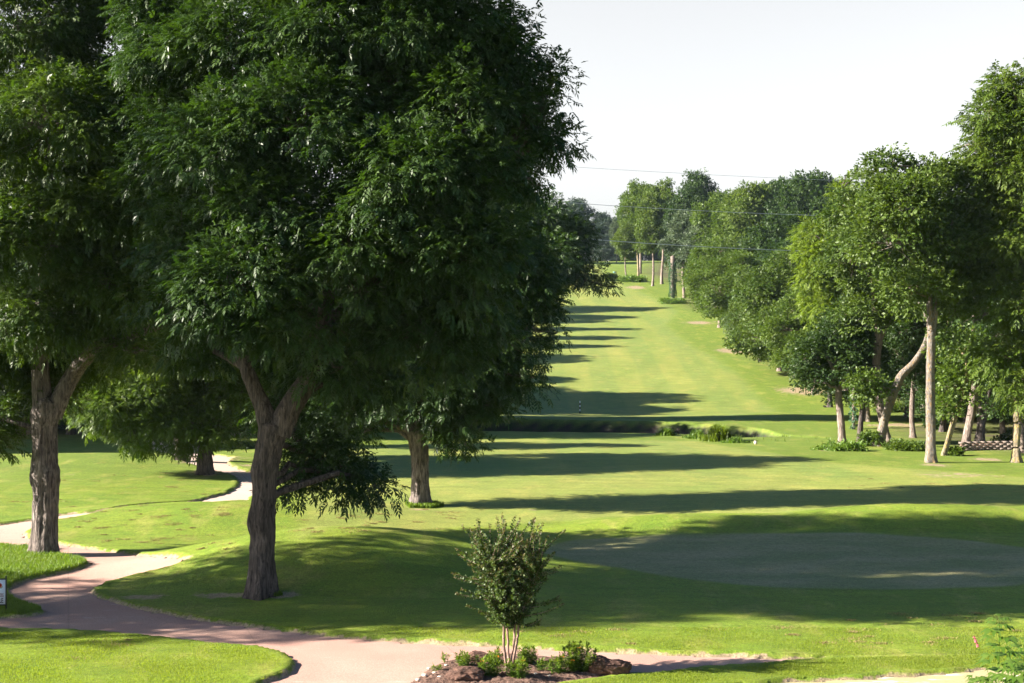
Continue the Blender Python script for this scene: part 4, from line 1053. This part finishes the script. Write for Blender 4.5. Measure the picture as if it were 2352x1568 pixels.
for i, (px, py, s) in enumerate([(975,1556,14),(998,1550,10),(1010,1560,12),(960,1566,12),(1025,1532,9),(1160,1540,9),(1230,1552,10),(1262,1556,7),(1095,1566,9),(985,1540,8)]):
    X, Y = G(px, py); k = Y/F; mb = MB(); 
    th = np.linspace(0, 2*np.pi, 9)[:-1]; V = []
    for zz, q in ((0, 1), (.35, 1.05), (.55, .6)):
        for a in th: V.append((math.cos(a)*q*s*k*.5*r.uniform(.75, 1.2), math.sin(a)*q*s*k*.4*r.uniform(.75, 1.2), zz*s*k*.5))
    Q = [(b*8+j, b*8+(j+1) % 8, b*8+8+(j+1) % 8, b*8+8+j) for b in range(2) for j in range(8)]
    mb.add(V, Q); mb.add(V[16:], None, [(0, j, j+1) for j in range(1, 7)])
    o = mb.build('stone', flat_mat('pale_stone', (.55, .47, .4), .9, .2) if i == 0 else bpy.data.materials['pale_stone']); o.location = (X, Y, float(zg0(X, Y))+.03)
    tag(o, 'small pale stone lying on the soil of the flower bed', 'stone', 'small pale stones in the flower bed')

# ------------------------------------------------------------------ leafy plant, lower right
def big_plant(px, ybase_d, top, label, seed, hh, nst):
    d = ybase_d; X = (px-1176)/F*d; z = float(zg0(X, d)); topz = CAMZ+(YH-top)/F*d; H = topz-z
    t = empty('tall_plant', (X, d, z), label, 'plant', 'tall leafy plants at the lower right'); r = np.random.RandomState(seed)
    V, rr = [], []; mb = MB()
    for s in range(nst):
        a = r.uniform(0, 6.28); lean = 0 if s == 0 else r.uniform(.15, .45); h = H if s == 0 else H*r.uniform(.45, .78)
        e = np.array([math.cos(a)*lean, math.sin(a)*lean, h]); q = spline([(0, 0, 0), e*np.array([.5, .5, .55]), e], 14)
        q[1:-1, :2] += r.normal(0, .006, (12, 2)); mb.tube(q, np.linspace(.011, .003, 14), 6)
        m = int(h/.05)
        for j in range(m):
            v = .12+.88*j/m; p = np.array([np.interp(v, np.linspace(0, 1, 14), q[:, c]) for c in range(3)]); b = j*2.4+r.uniform(-.3, .3)
            # palmate leaf: five narrow fingers
            L = .30*np.interp(v, [0, .5, .85, 1], [1, 1, .8, .3])*r.uniform(.8, 1.15)
            st = np.array([math.cos(b), math.sin(b), .45]); hub = p+st*L*.4
            for f in (-1.1, -.55, 0, .55, 1.1):
                dr = nrm(np.array([math.cos(b+f), math.sin(b+f), .12])); sd = np.array([-math.sin(b+f), math.cos(b+f), 0]); l = L*(1-.25*abs(f))
                w = l*.17; c1 = hub+dr*l*.5+[0, 0, .02]; c2 = hub+dr*l-np.array([0, 0, l*.28])
                V += [np.array(hub), c1+sd*w, c2, c1-sd*w]; rr += [r.rand()]*4
            mb.tube([p, hub], [.003, .002], 3, cap=False)
    mb.build('stems', M['weed'], t)
    mesh_np('leaves', np.array(V), np.arange(len(V)).reshape(-1, 4), M['weed'], t, attrs=dict(rnd=rr))
    return t, X, d, z
big_plant(2295, 20.0, 1415, 'tall leafy plant with fingered leaves at the lower right corner', 201, 1, 5)
big_plant(2352, 20.6, 1470, 'leafy plant cut by the right edge, beside the taller one', 202, 1, 5)
big_plant(2330, 19.2, 1515, 'lower leafy plant in the corner, in front of the taller one', 203, 1, 7)
def pink_spike():
    d = 20.3; a = AT(2237, 1462, d); X = a.x; z = float(zg0(X+.25, d)); t = empty('pink_flower', (X+.3, d, z), 'pink flower spike on a thin stalk left of the tall leafy plant', 'flower')
    r = np.random.RandomState(3); e = np.array([-.3, 0, a.z-z]); q = spline([(0, 0, 0), (-.05, 0, e[2]*.6), e], 12); mb = MB(); mb.tube(q, np.linspace(.006, .002, 12), 5); mb.build('stalk', M['weed'], t)
    V = []
    for i in range(70):
        v = r.uniform(.86, 1); p = np.array([np.interp(v, np.linspace(0, 1, 12), q[:, c]) for c in range(3)]); u = nrm(r.normal(0, 1, 3)); s = nrm(np.cross(u, [0, 0, 1])); L = .026
        V += [p, p+u*L*.6+s*L*.4, p+u*L*1.2, p+u*L*.6-s*L*.4]
    mesh_np('petals', np.array(V), np.arange(len(V)).reshape(-1, 4), M['pink'], t)
pink_spike()

# ------------------------------------------------------------------ yard sign at the left edge
M['frame'] = flat_mat('black_frame', (.012, .012, .014), .5, .4)
M['board'] = flat_mat('sign_board', (.72, .78, .88), .5, .3, var=.03)
M['ink'] = flat_mat('dark_ink', (.02, .02, .03), .7, .2)
M['redink'] = flat_mat('dark_red_ink', (.16, .02, .05), .7, .2)
M['rosette'] = flat_mat('red_rosette', (.42, .04, .02), .7, .2)
M['rgreen'] = flat_mat('rosette_leaf_green', (.07, .16, .04), .7, .2)
def yard_sign():
    d = G(14, 1408)[1]; k = d/F; xr = (14-1176)*k; z0 = float(zg0(xr, d)); W = .62
    def zz(py): return CAMZ+(YH-py)*k-z0
    xc = xr-W/2; t = empty('yard_sign', (xc, d, z0), 'small white yard sign in a black metal frame on the grass beside the path', 'sign')
    zt, zb = zz(1328.5), zz(1390); b = .024
    mb = MB()
    for sx in (-1, 1): mb.box((sx*W/2, 0, zt/2), (b, b, zt+.12))
    mb.box((0, 0, zt-b/2), (W-b, b*.98, b)); mb.box((0, 0, zb+b/2), (W-b, b*.98, b)); mb.box((0, 0, zz(1404.5)), (W-b, b*.7, b*.7))
    mb.build('frame', M['frame'], t)
    pb = MB(); pb.box((0, 0, (zt+zb)/2), (W-b-.004, .010, zt-zb-2*b-.004)); pb.build('board', M['board'], t)
    fr = -.0072
    def text(s, x, z, size, m, nm, align='RIGHT', sx=1.0):
        cu = bpy.data.curves.new(nm, 'FONT'); cu.body = s; cu.size = size; cu.align_x = align; cu.extrude = .0015; cu.offset = .0012
        o = bpy.data.objects.new(nm, cu); C.objects.link(o); dg = bpy.context.evaluated_depsgraph_get()
        me = bpy.data.meshes.new_from_object(o.evaluated_get(dg)); bpy.data.objects.remove(o)
        me.transform(__import__('mathutils').Matrix.Diagonal((sx, 1, 1, 1)))
        me.materials.clear(); me.materials.append(m); q = bpy.data.objects.new(nm, me); C.objects.link(q); q.parent = t; q.location = (x, fr, z); q.rotation_euler = (math.pi/2, 0, 0)
    xe = W/2-.06
    text('SCHEDULE', xe, zz(1384), .155, M['ink'], 'lettering', sx=.62)
    text('Homeland', xe, zz(1365), .040, M['redink'], 'small_lettering')
    text('Flower Festival', xe+.005, zz(1369.5), .040, M['redink'], 'small_lettering')
    ro = MB()
    cx, cz = W/2-.135, zz(1344)
    for i in range(14):
        a = i*2*math.pi/14
        for rr_, q in ((.055, 0), (.034, .2)):
            c = np.array([cx+math.cos(a+q)*rr_*.55, fr-.001-(.055-rr_)*.05, cz+math.sin(a+q)*rr_*.55]); u = np.array([math.cos(a+q), 0, math.sin(a+q)]); s = np.array([-math.sin(a+q), 0, math.cos(a+q)])
            ro.add([c-u*rr_*.5, c+s*.011, c+u*rr_*.5, c-s*.011], [(0, 1, 2, 3)])
    ro.build('rosette', M['rosette'], t)
    lf = MB()
    for a in (3.7, 4.2, 4.7, 5.2, 5.7):
        c = np.array([cx+math.cos(a)*.06, fr, cz+math.sin(a)*.06]); u = np.array([math.cos(a), 0, math.sin(a)]); s = np.array([-math.sin(a), 0, math.cos(a)])
        lf.add([c-u*.02, c+s*.012, c+u*.022, c-s*.012], [(0, 1, 2, 3)])
    lf.build('leaf_mark', M['rgreen'], t)
yard_sign()

# ------------------------------------------------------------------ striped marker on the fairway
M['white'] = flat_mat('white_paint', (.8, .8, .82), .5, .3, var=.05); M['black'] = flat_mat('black_paint', (.015, .015, .018), .5, .3)
def marker():
    X, Y = G(1332, 949); z = float(zg0(X, Y)); k = Y/F; H = 28*k
    t = empty('striped_marker', (X, Y, z), 'black and white striped marker pole on the shaded fairway beyond the creek', 'marker pole')
    for i, (a, b, m) in enumerate([(0, .18, 'black'), (.18, .36, 'white'), (.36, .52, 'black'), (.52, .68, 'white'), (.68, .84, 'black'), (.84, 1.0, 'white')]):
        mb = MB(); mb.tube([(0, 0, a*H-(.1 if i == 0 else 0)), (0, 0, (a+b)/2*H), (0, 0, b*H)], [.055, .055, .055], 14, cap=(i == 5)); mb.build('band', M[m], t, True)
marker()
# ------------------------------------------------------------------ utility post on the far slope
M['postg'] = flat_mat('green_plastic', (.12, .24, .22), .5, .4)
def post():
    X, Y = G(1412, 641); z = float(zg0(X, Y)); k = Y/F; t = empty('utility_post', (X, Y, z), 'small green utility post on the far slope left of the bush', 'post', rz=.4)
    mb = MB(); mb.box((0, 0, 8*k), (6*k, 5*k, 16*k)); o = mb.build('housing', M['postg'], t)
    cb = MB(); cb.box((0, 0, 16.7*k), (7*k, 6*k, 1.5*k)); cb.build('cap', M['postg'], t)
post()
# ------------------------------------------------------------------ far pale building beyond the crest
M['wallw'] = flat_mat('pale_wall', (.62, .55, .52), .8, .2); M['roofm'] = flat_mat('dark_roof', (.10, .08, .08), .8, .2); M['glass'] = flat_mat('dark_glass', (.03, .035, .05), .15, .6)
def house():
    Y = 372; X = (1352-1176)/F*Y; z = float(zg0(X, Y)); t = empty('house', (X, Y, z-.2), 'pale house glimpsed beyond the crest behind the hanging branch', 'house')
    w = MB(); w.box((0, 0, 2.1), (9, 7, 4.2)); w.build('wall', M['wallw'], t)
    rf = MB(); rf.add([(-4.9, -3.9, 4.203), (4.9, -3.9, 4.203), (4.9, 3.9, 4.203), (-4.9, 3.9, 4.203), (-4.9, 0, 6.4), (4.9, 0, 6.4)], [(0, 1, 5, 4), (2, 3, 4, 5), (0, 3, 2, 1)], [(0, 4, 3), (1, 2, 5)]); rf.build('roof', M['roofm'], t)
    for x in (-2.9, -.6, 2.6):
        q = MB(); q.box((x, -3.53, 2.1), (1.1, .08, 1.3)); q.build('window', M['glass'], t)
    dd = MB(); dd.box((1.1, -3.53, 1.15), (1.0, .08, 2.1)); dd.build('door', M['roofm'], t)
house()

# ------------------------------------------------------------------ overhead wires
M['wire'] = flat_mat('wire_metal', (.45, .47, .52), .35, .5, .6)
def wire(a, b, d, rad, label, sag):
    # through two sightings a, b at distance d, carried on to both sides
    A, B = AT(*a, d), AT(*b, d+6); dirv = (B-A)/(B-A).length; L = (B-A).length
    P = []
    for i in range(41):
        s = -55+i*(L+130)/40; p = A+dirv*s; u = s/L
        P.append((p.x, p.y, p.z+sag*((u-.5)**2-.25)*4*.25))
    c = A.copy(); mb = MB(); mb.tube(np.array(P)-np.array(c), np.full(41, rad), 6, cap=False); o = mb.build('power_line', M['wire'], None, True); o.location = c
    tag(o, label, 'power line', 'power lines crossing the fairway')
wire((1227,377), (2000,417), 128, .015, 'uppermost wire, thin against the white sky', .5)
wire((1235,460), (1830,493), 126, .023, 'middle wire crossing in front of the far treetops', .5)
wire((1366,550), (1810,575), 124, .034, 'lowest and thickest wire crossing in front of the far trees', .4)

# ------------------------------------------------------------------ block wall at the right
M['block'] = flat_mat('concrete_block', (.20, .16, .14), .9, .2, var=.3, sc_=3)
def block_wall():
    p0 = G(2212, 1035); p1 = G(2372, 1033); a = np.array(p0); b = np.array(p1); L = np.linalg.norm(b-a); e = (b-a)/L
    z = float(zg0(*((a+b)/2))); t = empty('block_wall', (a[0], a[1], z), 'low curved wall of stacked concrete blocks behind the trees at right', 'wall')
    mb = MB(); r = np.random.RandomState(2); ang = math.atan2(e[1], e[0]); bl = .42; bh = .115
    for row in range(5):
        n = int(L/bl)+1
        for i in range(n):
            s = (i+.5*(row % 2))*bl
            if s > L: continue
            c = (e[0]*s, e[1]*s+.25*math.sin(s/L*math.pi)+row*.02, (row+.5)*bh-.1); an = ang+r.normal(0, .02); R = [[math.cos(an), -math.sin(an), 0], [math.sin(an), math.cos(an), 0], [0, 0, 1]]
            w = bl*r.uniform(.84, .90)
            mb.box(c, (w, .26, bh*.80), R)
    mb.build('blocks', M['block'], t)
    bk = MB(); bk.box((e[0]*L/2, e[1]*L/2+.30, 2.3*bh-.08), (L, .2, bh*4.6), [[math.cos(ang), -math.sin(ang), 0], [math.sin(ang), math.cos(ang), 0], [0, 0, 1]]); bk.build('backing', M['soil'], t)
block_wall()
# pale stone by the reedy clump
def pale_rock():
    X, Y = G(1884, 1021) if False else G(1735, 1020)
    import bmesh
    bm = bmesh.new(); bmesh.ops.create_icosphere(bm, subdivisions=3, radius=.10)
    for v in bm.verts: v.co *= 1+.3*mnoise.noise(v.co*7); v.co.z *= 1.1
    me = bpy.data.meshes.new('stone'); bm.to_mesh(me); bm.free(); me.materials.append(bpy.data.materials['pale_stone']); o = bpy.data.objects.new('stone', me); C.objects.link(o); o.location = (X, Y, float(zg0(X, Y))+.1)
    tag(o, 'pale stone in the weeds right of the reedy clump', 'stone')
pale_rock()

# ------------------------------------------------------------------ air
def haze():
    mb = MB(); z0, z1 = -8.0, 46.0; mb.box((0, 220, (z0+z1)/2), (640, 640, z1-z0)); m, nt = mat('air'); n = N(nt)
    v = n('ShaderNodeVolumePrincipled'); v.inputs['Density'].default_value = .00007; v.inputs['Color'].default_value = (.62, .80, 1, 1); v.inputs['Anisotropy'].default_value = .2
    o = n('ShaderNodeOutputMaterial'); n.link(v.outputs[0], o.inputs['Volume'])
    h = mb.build('haze', m); tag(h, 'thin morning haze over the fairway', 'haze', kind='stuff')
haze()

# ------------------------------------------------------------------ light, sky, camera
EL, AZ = 26.0, 5.5      # sun low at the left, a little behind the camera
sd = Vector((-math.cos(math.radians(EL))*math.cos(math.radians(AZ)), -math.cos(math.radians(EL))*math.sin(math.radians(AZ)), math.sin(math.radians(EL))))
sun = bpy.data.lights.new('sun', 'SUN'); sun.energy = 5.0; sun.angle = math.radians(.5); sun.color = (1.0, .93, .80)
so = bpy.data.objects.new('sun', sun); C.objects.link(so); so.rotation_euler = sd.to_track_quat('Z', 'Y').to_euler()
w = bpy.data.worlds.new('World'); sc.world = w; w.use_nodes = True; nt = w.node_tree; n = N(nt)
bg = nt.nodes['Background']; sky = n('ShaderNodeTexSky'); sky.sky_type = 'NISHITA'; sky.sun_disc = False
sky.sun_elevation = math.radians(EL); sky.sun_rotation = math.atan2(sd.x, sd.y); sky.air_density = 1.3; sky.dust_density = 2.0; sky.ozone_density = 3.5
tc_ = n('ShaderNodeTexCoord'); sz = n('ShaderNodeSeparateXYZ'); n.link(tc_.outputs['Generated'], sz.inputs[0])
bw = n('ShaderNodeRGBToBW'); n.link(sky.outputs[0], bw.inputs[0])
hz = n.ramp(sz.outputs[2], [(.0, .97), (.22, 1.0), (.29, 0.0)])     # bright milky air low down, clear blue above
hs = n('ShaderNodeHueSaturation'); hs.inputs['Saturation'].default_value = 1.35; n.link(sky.outputs[0], hs.inputs['Color'])
lowsky = n.mix(n.math('MULTIPLY', hz, .95), hs.outputs[0], bw.outputs[0])
gain = n.math('ADD', .44, n.math('MULTIPLY', hz, .56))
n.link(n.mix(1.0, lowsky, gain, 'MULTIPLY'), bg.inputs[0]); bg.inputs[1].default_value = .07
cam = bpy.data.cameras.new('camera'); cam.sensor_width = 36; cam.lens = F/2352*36; cam.shift_y = -(784-YH)/2352; cam.clip_end = 6000; cam.clip_start = .5
co = bpy.data.objects.new('camera', cam); C.objects.link(co); co.location = (0, 0, CAMZ); co.rotation_euler = (math.pi/2, 0, 0); sc.camera = co
sc.view_settings.view_transform = 'Standard'; sc.view_settings.look = 'None'; sc.view_settings.exposure = 2.25; sc.view_settings.gamma = 1
sc.cycles.max_bounces = 6; sc.cycles.diffuse_bounces = 3; sc.cycles.glossy_bounces = 2; sc.cycles.transmission_bounces = 3; sc.cycles.transparent_max_bounces = 4
sc.cycles.use_adaptive_sampling = True; sc.cycles.adaptive_threshold = .02
